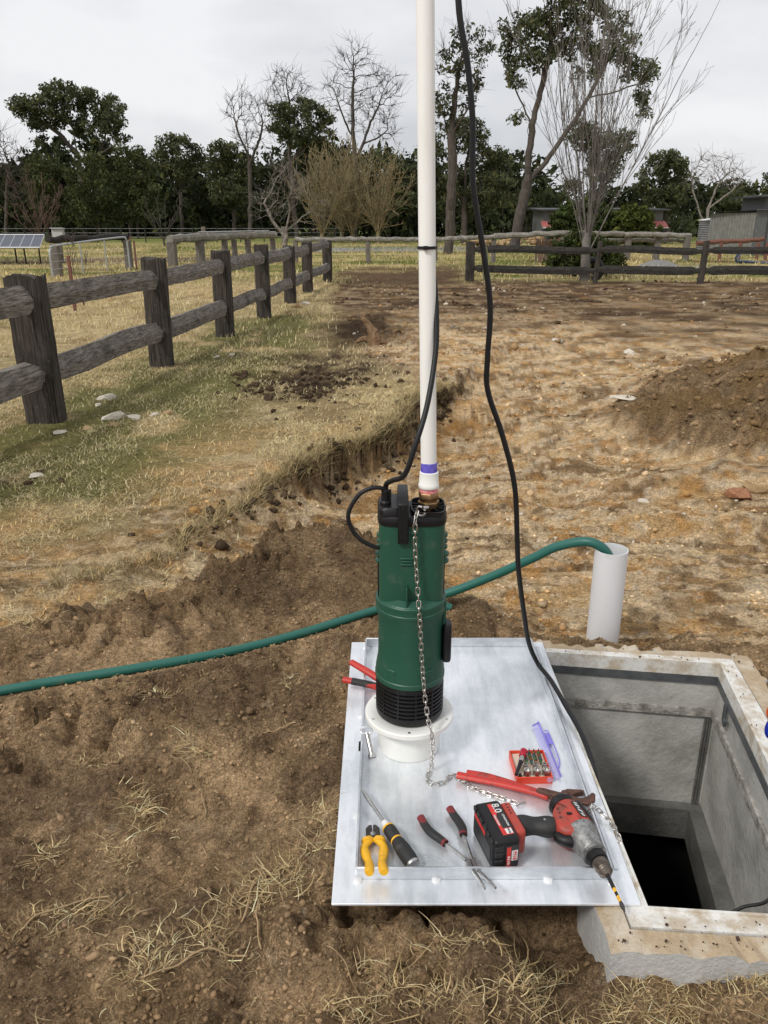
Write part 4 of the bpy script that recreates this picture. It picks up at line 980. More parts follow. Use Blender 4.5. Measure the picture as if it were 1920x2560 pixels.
# ------------------------------------------------------------------ timber fences
def wood(name, a, b, stretch, lo=.3, hi=.68, lich=None, scale=9, spots=.3):
    m = bpy.data.materials.new(name); m.use_nodes = True; t = m.node_tree; t.nodes.clear(); l = t.links.new
    out = N(t, 'ShaderNodeOutputMaterial'); bs_ = N(t, 'ShaderNodeBsdfPrincipled', inp={'Roughness': .9, 'Specular IOR Level': .2}); l(bs_.outputs[0], out.inputs[0])
    tc = N(t, 'ShaderNodeTexCoord'); mp = N(t, 'ShaderNodeMapping', inp={'Scale': stretch}); l(tc.outputs['Object'], mp.inputs['Vector'])
    n = N(t, 'ShaderNodeTexNoise', inp={'Scale': scale, 'Detail': 9.0, 'Roughness': .7}); l(mp.outputs[0], n.inputs['Vector'])
    n2 = N(t, 'ShaderNodeTexNoise', inp={'Scale': 3.2, 'Detail': 6.0, 'Roughness': .65}); l(tc.outputs['Object'], n2.inputs['Vector'])
    cr = N(t, 'ShaderNodeValToRGB'); cr.color_ramp.elements[0].position = lo; cr.color_ramp.elements[0].color = (*a, 1); cr.color_ramp.elements[1].position = hi; cr.color_ramp.elements[1].color = (*b, 1)
    l(n.outputs[0], cr.inputs[0])
    mr = N(t, 'ShaderNodeMapRange', inp={'From Min': .52, 'From Max': .66}); l(n2.outputs[0], mr.inputs[0])
    mx = N(t, 'ShaderNodeMixRGB', inp={'Color2': (*(lich or b), 1)}); l(cr.outputs[0], mx.inputs['Color1'])
    ml = N(t, 'ShaderNodeMath', operation='MULTIPLY', inp={1: .7}); l(mr.outputs[0], ml.inputs[0]); l(ml.outputs[0], mx.inputs['Fac'])
    n3 = N(t, 'ShaderNodeTexNoise', inp={'Scale': 16.0, 'Detail': 7.0, 'Roughness': .75}); l(tc.outputs['Object'], n3.inputs['Vector'])
    m3 = N(t, 'ShaderNodeMapRange', inp={'From Min': .61, 'From Max': .68, 'To Max': spots}); l(n3.outputs[0], m3.inputs[0])
    mz = N(t, 'ShaderNodeMixRGB', inp={'Color2': (.40, .395, .35, 1)}); l(m3.outputs[0], mz.inputs['Fac']); l(mx.outputs[0], mz.inputs['Color1'])
    l(mz.outputs[0], bs_.inputs['Base Color'])
    bp = N(t, 'ShaderNodeBump', inp={'Strength': .5, 'Distance': .012}); l(n.outputs[0], bp.inputs['Height']); l(bp.outputs[0], bs_.inputs['Normal'])
    return m
m_post = wood('weathered_post', (.010, .0085, .007), (.125, .108, .09), (7, 7, .22), lo=.36, hi=.72, lich=(.022, .019, .016), scale=11, spots=.25)
m_rail = wood('weathered_rail', (.034, .029, .024), (.35, .315, .27), (7, .14, 7), lo=.34, hi=.68, lich=(.06, .054, .047), scale=12, spots=.7)
m_railx = wood('weathered_rail_dark', (.009, .008, .007), (.062, .055, .048), (.35, 5, 5), lich=(.026, .023, .02))
m_log = wood('lichened_log', (.085, .075, .062), (.30, .28, .245), (2, 2, 2), lich=(.36, .35, .31))
m_logp = wood('grey_log_post', (.06, .05, .042), (.24, .215, .185), (6, 6, .5), lich=(.19, .17, .145))
def hewn_post(mb, x, y, w, d, z0, z1, ang=0., lean=(0, 0), seed=1):
    r_ = random.Random(seed); n = 20; rings = []; ph = [r_.uniform(-.06, .06) for _ in range(n)]; nz = 12
    for k in range(nz):
        z = z0 + (z1 - z0) * k / (nz - 1); ring = []
        for i, p in enumerate(sring((0, 0), w / 2, d / 2, 0, n, 5)):
            s_ = 1 + ph[i] + r_.uniform(-.025, .025)
            px, py = p[0] * s_, p[1] * s_
            zz = z + (r_.uniform(-.02, .02) if k == nz - 1 else 0)
            ring.append((x + px * math.cos(ang) - py * math.sin(ang) + lean[0] * (z - z0), y + px * math.sin(ang) + py * math.cos(ang) + lean[1] * (z - z0), zz))
        rings.append(ring)
    mb.loft(rings); return mb
def hewn_rail(mb, a, b, h, th, seed=1, tenon=.16, bow=.03):
    """split rail with worked-down tenon ends, bowed along its length"""
    r_ = random.Random(seed); A, B = Vector(a), Vector(b); L_ = (B - A).length; t = (B - A).normalized(); sd_ = Vector((-t.y, t.x, 0)).normalized(); up_ = Vector((0, 0, 1))
    st = [0, .02, tenon * .8, tenon, tenon * 1.3] ; st = [s / L_ for s in st]
    xs_ = sorted(set(st + [i / 12 for i in range(2, 11)] + [1 - s for s in st]))
    prof = [(-.44, -.5), (-.54, .0), (-.10, .5), (.45, .47), (.5, -.1), (.40, -.52)]
    pj = [(r_.uniform(-.07, .07), r_.uniform(-.07, .07)) for _ in prof]; rings = []
    sgn = r_.choice([-1, 1]); sk = r_.uniform(-.05, .05)
    for u in xs_:
        e = min(u, 1 - u) * L_
        sc = .62 + .38 * float(sstep(tenon * .85, tenon * 1.1, np.array(e))); tw = .75 + .25 * float(sstep(tenon * .75, tenon * 1.25, np.array(e)))
        c = A.lerp(B, u) + up_ * (bow * sgn * math.sin(PI * u) + sk * math.sin(2 * PI * u) * .3)
        ring = []
        for (p, j) in zip(prof, pj):
            ring.append(c + sd_ * ((p[0] + j[0] * .6) * th * tw + r_.uniform(-.004, .004)) + up_ * ((p[1] + j[1]) * h * sc + r_.uniform(-.005, .005)))
        rings.append(ring)
    mb.loft(rings); return mb
fl_ = thing('split_rail_fence', 'heavy grey split post and rail fence along the grass on the left', 'fence', (-2.3, 9, 0))
LP = [(-2.86, 3.45), (-2.569, 5.964), (-2.333, 8.40), (-2.113, 10.765), (-1.898, 12.914), (-1.757, 15.4), (-1.66, 17.9), (-1.42, 20.9)]
LW = [.27, .265, .245, .235, .22, .22, .22, .24]
for i, ((x, y), w) in enumerate(zip(LP, LW)):
    hewn_post(MB(), x, y, w, .20, -.25, 1.10 + random.uniform(-.03, .03) - (.06 if i > 4 else 0), ang=R(4) + random.uniform(-.08, .08), lean=(random.uniform(-.012, .012), 0), seed=40 + i).build('post', m_post, fl_, smooth=True, sharp=50)
for i in range(len(LP) - 1):
    for zc, h in ((.93, .182), (.40, .182)):
        a, b = LP[i], LP[i + 1]
        za, zb = zc + random.uniform(-.015, .015), zc + random.uniform(-.02, .02)
        hewn_rail(MB(), (a[0] + .035, a[1] + .02, za), (b[0] + .035, b[1] - .02, zb), h, .105, seed=90 + i * 2 + int(zc > .5), tenon=.13, bow=random.choice([.006, .02])).build('rail', m_rail, fl_, smooth=True, sharp=16)
fr_ = thing('split_rail_fence', 'dark split post and rail fence across the brown soil on the right', 'fence', (5.5, 21, 0))
RPp = [(2.197, 21.3, .22), (5.30, 20.846, .12), (7.80, 20.4, .14), (10.6, 20.0, .16), (13.4, 19.6, .16)]
for i, (x, y, w) in enumerate(RPp):
    hewn_post(MB(), x, y, w, w * .9, -.2, (.98, 1.0, 1.02, 1.0, 1.0)[i], lean=((0, .06, .03, 0, 0)[i], 0), seed=60 + i).build('post', m_post, fr_, smooth=True, sharp=50)
for i in range(len(RPp) - 1):
    for zc, h in ((.79, .17), (.33, .19)):
        a, b = RPp[i], RPp[i + 1]
        hewn_rail(MB(), (a[0], a[1] - .02, zc + random.uniform(-.02, .02)), (b[0], b[1] - .02, zc + random.uniform(-.02, .02)), h, .10, seed=130 + i * 2 + int(zc > .5), tenon=.2, bow=.015).build('rail', m_railx, fr_, smooth=True, sharp=16)
hl = MB().tube([(2.56 + .05 * math.cos(a), 21.02 + .02 * math.sin(a), .42 + .44 * math.sin(a)) for a in np.linspace(0, 2 * PI, 33)], .014, 8).build('hanging_strap', mat('pale_green_strap', (.16, .17, .08), .7), None, smooth=True, origin=(2.56, 21.02, .42))
tag(hl, 'pale green hose loop hung over the dark fence beside its end post', 'hose')

def log_rail(mb, a, b, r, seed, n=9):
    r_ = random.Random(seed); A, B = Vector(a), Vector(b); pts = []; rad = []
    m = 12
    for k in range(m + 1):
        p = A.lerp(B, k / m); pts.append(p + Vector((r_.uniform(-.02, .02), r_.uniform(-.02, .02), r_.uniform(-.025, .025)))); rad.append(r * r_.uniform(.86, 1.12))
    return mb.tube(pts, rad, n)
f1 = thing('log_rail_fence', 'pale lichened log rail on stout posts beyond the left fence', 'fence', (-5.8, 31, 0))
for (x, y, r) in [(-7.217, 28.54, .15), (-6.60, 30.1, .15), (-6.0, 31.6, .11), (-5.35, 33.0, .11), (-4.6, 34.7, .11), (-5.75, 32.2, .1)]:
    hewn_post(MB(), x, y, r * 2, r * 2, -.2, .80, seed=int(abs(x * 31))).build('post', m_logp, f1, smooth=True)
log_rail(MB(), (-7.25, 28.5, .90), (-5.9, 31.8, .96), .15, 3).build('log_rail', m_log, f1, smooth=True)
log_rail(MB(), (-5.9, 31.8, .96), (-4.5, 34.9, .97), .14, 5).build('log_rail', m_log, f1, smooth=True)
MB().tube([(-6.6, 30.0, 1.11), (-4.7, 34.5, 1.12)], .025, 6).build('pipe_rail', m_steel, f1)
f2 = thing('log_rail_fence', 'long thin grey log rail crossing behind the white riser pipe', 'fence', (1.5, 31, 0))
P2 = [(-3.3, 31.2, .84), (-.59, 31, .86), (1.9, 31.0, .85), (4.1, 31.3, .94), (6.65, 31.2, 1.08)]
for i in range(4):
    log_rail(MB(), P2[i], P2[i + 1], .085 + .02 * (i == 3), 11 + i).build('log_rail', m_log, f2, smooth=True)
for (x, y, z) in P2: hewn_post(MB(), x, y + .05, .17, .16, -.2, z - .03, seed=int(abs(x * 17)) + 3).build('post', m_logp, f2, smooth=True)
f3 = thing('log_rail_fence', 'double log rail yard fence behind the bare many stemmed tree', 'fence', (9.5, 33, 0))
for i, (a, b) in enumerate([((6.75, 31.6), (9.4, 33)), ((9.4, 33), (12.0, 33))]):
    log_rail(MB(), (*a, 1.05 - .06 * i), (*b, 1.0 - .05 * i), .10, 21 + i).build('log_rail', m_log, f3, smooth=True)
    log_rail(MB(), (a[0], a[1] + .25, .80 - .03 * i), (b[0], b[1] + .25, .78 - .03 * i), .075, 25 + i).build('log_rail', m_log, f3, smooth=True)
for (x, y) in [(6.75, 31.5), (9.6, 33.1), (11.9, 33.0), (8.2, 32.4), (10.8, 33.2)]:
    hewn_post(MB(), x, y, .24, .22, -.2, .98, seed=int(x * 13)).build('post', m_logp, f3, smooth=True)
f4 = thing('pipe_rail_fence', 'rusty red rail on short rusty posts in front of the shed', 'fence', (13.6, 33, 0))
m_rust = mat('rusty_paint', (.20, .075, .045), .8, col2=(.12, .06, .045), scale=20, detail=8, bump=.3)
log_rail(MB(), (12.15, 32.6, .69), (15.0, 33.3, .80), .085, 31).build('rail', m_rust, f4, smooth=True)
for x in (12.5, 13.15, 13.9, 14.6, 14.95):
    MB().tube([(x, 32.75, -.1), (x, 32.75, .70)], .07, 8).build('post', m_rust, f4, smooth=True)
for z in (.06, .45): MB().tube([(11.6, 31.2, z), (14.6, 31.4, z)], .02, 6).build('bar', m_rust, f4)
# rough paling screen left of the yard
ps = thing('paling_screen', 'short screen of rough split palings below the left red awning', 'screen', (6.2, 31.5, 0))
for k in range(9):
    x = 5.75 + k * .105; MB().box((x, 31.55 + random.uniform(-.02, .02), .40), (.085, .03, .95 + random.uniform(-.1, .08)), (0, random.uniform(-.03, .03), 0)).build('paling', wood('paling_%d' % (k % 3), (.07, .05, .04), (.22 + .05 * (k % 3), .17, .13), (6, 6, .4)) if k < 3 else bpy.data.materials['paling_%d' % (k % 3)], ps)
# steel mesh gate on the left
gt = thing('farm_gate', 'bent galvanised tube farm gate behind the left fence', 'gate', (-8.5, 24, 0))
G0, G1 = (-8.95, 22.4), (-8.15, 26.6)
m_gtube = mat('gate_tube', (.50, .51, .52), .45, .6)
MB().tube(bez([(G0[0], G0[1], .05), (G0[0], G0[1], .62), (G0[0] + .02, G0[1] + .1, .80), (G0[0] + .1, G0[1] + .4, .86), (G1[0] - .1, G1[1] - .4, 1.0), (G1[0], G1[1] - .05, .95), (G1[0] + .02, G1[1], .75), (G1[0] + .03, G1[1], .05)], 6), .028, 8).build('gate_frame', m_gtube, gt, smooth=True)
for t in (.36, .68):
    x, y = lerp2(G0, G1, t); MB().tube([(x, y, .05), (x, y, .87 + .12 * t)], .022, 8).build('gate_bar', m_gtube, gt, smooth=True)
for z in (.25, .45, .65): MB().tube([(G0[0], G0[1], z), (G1[0], G1[1], z)], .005, 4).build('gate_wire', m_gtube, gt)
gp = thing('log_rail_fence', 'dark log rail with two round posts right behind the tube gate', 'fence', (-8.6, 25, 0))
for (x, y) in [(-9.1, 23.2), (-8.35, 27.3)]: hewn_post(MB(), x, y, .24, .22, -.2, .88, seed=int(y * 3)).build('post', m_logp, gp, smooth=True)
log_rail(MB(), (-9.35, 23.4, .98), (-8.45, 27.6, 1.0), .10, 44).build('log_rail', m_railx, gp, smooth=True)
for k, (x, y, h) in enumerate([(-5.297, 14.02, .92), (-9.2, 30.5, .95), (-8.0, 26.9, .9)]):
    s_ = MB().box((x, y, h / 2 - .1), (.05, .045, h + .2)).build('star_picket', m_rust, None, origin=(x, y, 0), bevel=.004)
    tag(s_, ['rusty star picket standing in the grass just behind the left fence', 'thin rusty picket beyond the middle of the tube gate', 'rusty picket against the right gate post'][k], 'picket')
# plain wire fence in front of the wood
wf = thing('wire_fence', 'thin wire fence with dark pickets in front of the wood', 'fence', (-14, 62, 0))
for k in range(16):
    x = -30 + k * 1.75; MB().box((x, 62 + .1 * k, .45), (.07, .07, 1.3)).build('picket', m_railx, wf)
for z in (.4, .7, 1.0): MB().tube([(-31, 62, z), (-3, 63.6, z)], .008, 4).build('wire', m_gtube, wf)
for k, x in enumerate((-12.4, -6.9)):
    o = hewn_post(MB(), x, 58, .28, .26, -.1, 1.15, seed=k + 5).build('timber_post', m_logp, None, smooth=True, origin=(x, 58, 0))
    tag(o, ['lone grey timber post before the wood left of the lichened log', 'lone grey timber post before the wood above the lichened log'][k], 'post')

# ------------------------------------------------------------------ solar panel
sp = thing('solar_panel', 'tilted solar panel array on a steel frame at the left edge', 'solar panel', (-13.6, 30, 0))
m_cell = mat('solar_cell', (.03, .036, .065), .3, col2=(.02, .025, .045), scale=3, spec=.4)
m_al = mat('panel_frame', (.62, .63, .64), .4, .5)
def SPp(u, v): # u along x, v up the tilt
    return Vector((-15.4 + u * 3.25 - v * .42, 29.6 + v * 1.6, .60 + v * .40))
for i in range(9):
    a, b = i / 9, (i + 1) / 9; g_ = .004
    MB().add([SPp(a + g_, .03), SPp(b - g_, .03), SPp(b - g_, .97), SPp(a + g_, .97)], [(0, 1, 2, 3)]).build('cell_strip', m_cell, sp)
for i in range(10):
    MB().tube([SPp(i / 9, 0) + Vector((0, 0, .004)), SPp(i / 9, 1) + Vector((0, 0, .004))], .014, 4).build('frame_bar', m_al, sp)
for v in (0, 1): MB().tube([SPp(0, v) + Vector((0, 0, .003)), SPp(1, v) + Vector((0, 0, .003))], .03, 4).build('frame_bar', m_al, sp)
for (u, v) in [(.1, .3), (.45, .3), (.8, .3), (.3, .9), (.65, .9), (.92, .9)]:
    p = SPp(u, v); MB().tube([(p.x, p.y, p.z - .02), (p.x + random.uniform(-.2, .2), p.y, -.1)], .03, 6).build('leg', m_railx, sp)
cb = thing('control_box', 'small pale control box on a post behind the solar panel', 'box', (-12.1, 31.4, 0))
MB().box((-12.1, 31.4, .45), (.10, .10, 1.1)).build('post', m_logp, cb)
MB().box((-12.1, 31.35, 1.07), (.42, .2, .30)).build('box_body', mat('box_grey', (.5, .5, .48), .6), cb, bevel=.02)
MB().box((-12.1, 31.30, 1.24), (.46, .26, .03)).build('box_hood', m_al, cb)

# ------------------------------------------------------------------ buildings at right
m_iron = mat('grey_iron', (.145, .15, .155), .6, .3, col2=(.115, .118, .12), scale=6)
m_irond = mat('dark_iron', (.055, .057, .06), .6, .2, scale=6)
m_redroof = mat('red_awning_iron', (.40, .13, .125), .55, col2=(.33, .095, .09), scale=5)
def corr_sheet(mb, p0, u, v, nw, amp, n=None):
    """corrugated sheet: origin p0, along u (waves) and v"""
    p0, u, v = Vector(p0), Vector(u), Vector(v); nrm = u.cross(v).normalized(); k = nw * 6; vs = []
    for j in (0, 1):
        for i in range(k + 1): vs.append(p0 + u * (i / k) + v * j + nrm * amp * math.sin(2 * PI * nw * i / k))
    mb.add(vs, [(i, i + 1, k + 2 + i, k + 1 + i) for i in range(k)]); return mb
hs = thing('farm_cottage', 'low grey iron cottage with faded red awnings behind the shrubs', 'building', (14.8, 58, 0))
MB().box((15.0, 60.2, 1.12), (8.2, 4.0, 2.3)).build('wall', m_iron, hs)
MB().box((15.0, 60.1, 2.31), (8.9, 4.8, .08), (R(2), 0, 0)).build('roof', m_irond, hs)
for x0, x1 in ((10.75, 12.4), (17.3, 19.3)):
    corr_sheet(MB(), (x0, 57.3, 1.10), (x1 - x0, 0, 0), (0, .88, .42), 9, .025).build('awning', m_redroof, hs, smooth=True)
    MB().box(((x0 + x1) / 2, 57.28, 1.09), (x1 - x0, .04, .06)).build('awning_gutter', mat('white_gutter', (.7, .68, .66), .5), hs)
    MB().box(((x0 + x1) / 2, 58.15, .5), (x1 - x0 - .3, .05, 1.05)).build('awning_shade_panel', mat('shade_board', (.03, .03, .032), .7), hs)  # dark panel, shade beneath the awning put into its colour
    for x in (x0 + .1, x1 - .1): MB().box((x, 57.4, .5), (.10, .10, 1.2)).build('veranda_post', m_irond, hs)
for x in (11.3, 17.2):
    MB().box((x, 58.11, .65), (.9, .03, .7)).build('window', mat('window_glass', (.10, .12, .14), .1), hs)
tk = thing('water_tank', 'round corrugated grey water tank beside the shed', 'tank', (17.0, 42, 0))
prof = []
for k in range(85): prof.append((1.12 + .018 * math.sin(2 * PI * k / 6), .02 + k * .0178))
MB().lathe(prof, 40, (17.0, 42.5, 0)).build('tank_wall', mat('tank_iron', (.20, .205, .21), .5, .3, col2=(.15, .15, .155), scale=4), tk, smooth=True, sharp=80)
MB().lathe([(1.17, 1.53), (1.16, 1.56), (.1, 1.72)], 40, (17.0, 42.5, 0)).build('tank_roof', mat('tank_roof', (.72, .72, .73), .5), tk, smooth=True)
sh2 = thing('iron_shed', 'grey corrugated iron shed cut by the right picture edge', 'shed', (17.4, 38.5, 0))
corr_sheet(MB(), (15.95, 41.5, -.1), (.85, -3.2, 0), (0, 0, 1.95), 16, .03).build('side_wall', mat('shed_side', (.21, .21, .19), .6, .2, col2=(.15, .15, .135), scale=5), sh2, smooth=True)
MB().box((19.0, 38.35, .95), (4.4, .08, 2.1)).build('front_wall', m_iron, sh2)
MB().add([(15.6, 41.8, 1.88), (16.75, 38.1, 1.95), (21.3, 38.1, 2.15), (21.3, 41.8, 2.1)], [(0, 1, 2, 3)]).build('roof', m_irond, sh2)
MB().box((19.6, 40.0, 2.25), (4.6, 2.5, .75)).build('upper_wall', m_iron, sh2)
MB().box((19.4, 39.9, 2.66), (5.2, 3.2, .06), (0, R(-3), 0)).build('upper_roof', m_irond, sh2)
for x in (17.35, 18.1): MB().box((x, 38.30, .95), (.05, .05, 2.1)).build('wall_batten', m_irond, sh2)
# small things in front of the shed
bp_ = thing('poly_pipe', 'loop of blue plastic pipe lying in front of the shed', 'pipe', (13.6, 31, 0))
MB().tube(bez([(13.2, 30.6, .55), (12.95, 30.6, .35), (12.9, 30.6, .15), (13.1, 30.6, .06), (14.3, 30.6, .06)], 6), .04, 8).build('blue_run', mat('blue_poly', (.03, .05, .10), .5), bp_, smooth=True)
MB().tube(bez([(13.28, 30.55, .56), (13.02, 30.55, .34), (12.98, 30.55, .13), (13.2, 30.5, .12), (14.2, 30.4, .02)], 6), .03, 8).build('pale_run', mat('faded_blue_poly', (.10, .13, .18), .6), bp_, smooth=True)
rt = thing('rusty_tub', 'rusty brown steel tub on the grass in front of the shed', 'tub', (14.2, 30.2, 0))
MB().box((14.75, 30.4, .16), (.5, .5, .34), taper=1.15).build('tub', mat('dark_rust', (.06, .03, .025), .8), rt, bevel=.02)
MB().prism([(13.95, -.05), (14.5, -.05), (14.55, .28), (14.35, .42)], 30.1, 30.7).build('hopper', m_rust, rt)
for o in rt.children:
    if o.name.startswith('hopper'):
        for v in o.data.vertices: v.co = (v.co.x, v.co.z + ORI[rt].z + 0, v.co.y + ORI[rt].y - ORI[rt].z) if False else (v.co.x, (v.co.z + ORI[rt].z) - ORI[rt].y, (v.co.y + ORI[rt].y) - ORI[rt].z)
# gravel pile
gpv, gpf = [], []
r_ = random.Random(4); gm = MB(); nn = 28
rings = [[(9.3 + (.85 * (1 - t) + .02) * math.cos(2 * PI * k / nn) * r_.uniform(.95, 1.05), 28.2 + .7 * (1 - t) * math.sin(2 * PI * k / nn), -.05 + .30 * math.sin(t * PI / 2) * r_.uniform(.93, 1.05)) for k in range(nn)] for t in (0, .15, .3, .5, .7, .85, 1.0)]
gm.loft(rings)
o = gm.build('gravel_pile', mat('grey_gravel', (.24, .235, .225), .95, col2=(.14, .14, .135), scale=14, detail=8, bump=1.), None, smooth=True, origin=(9.3, 28.2, 0))
tag(o, 'low pile of grey gravel behind the dark fence on the right', 'gravel pile')
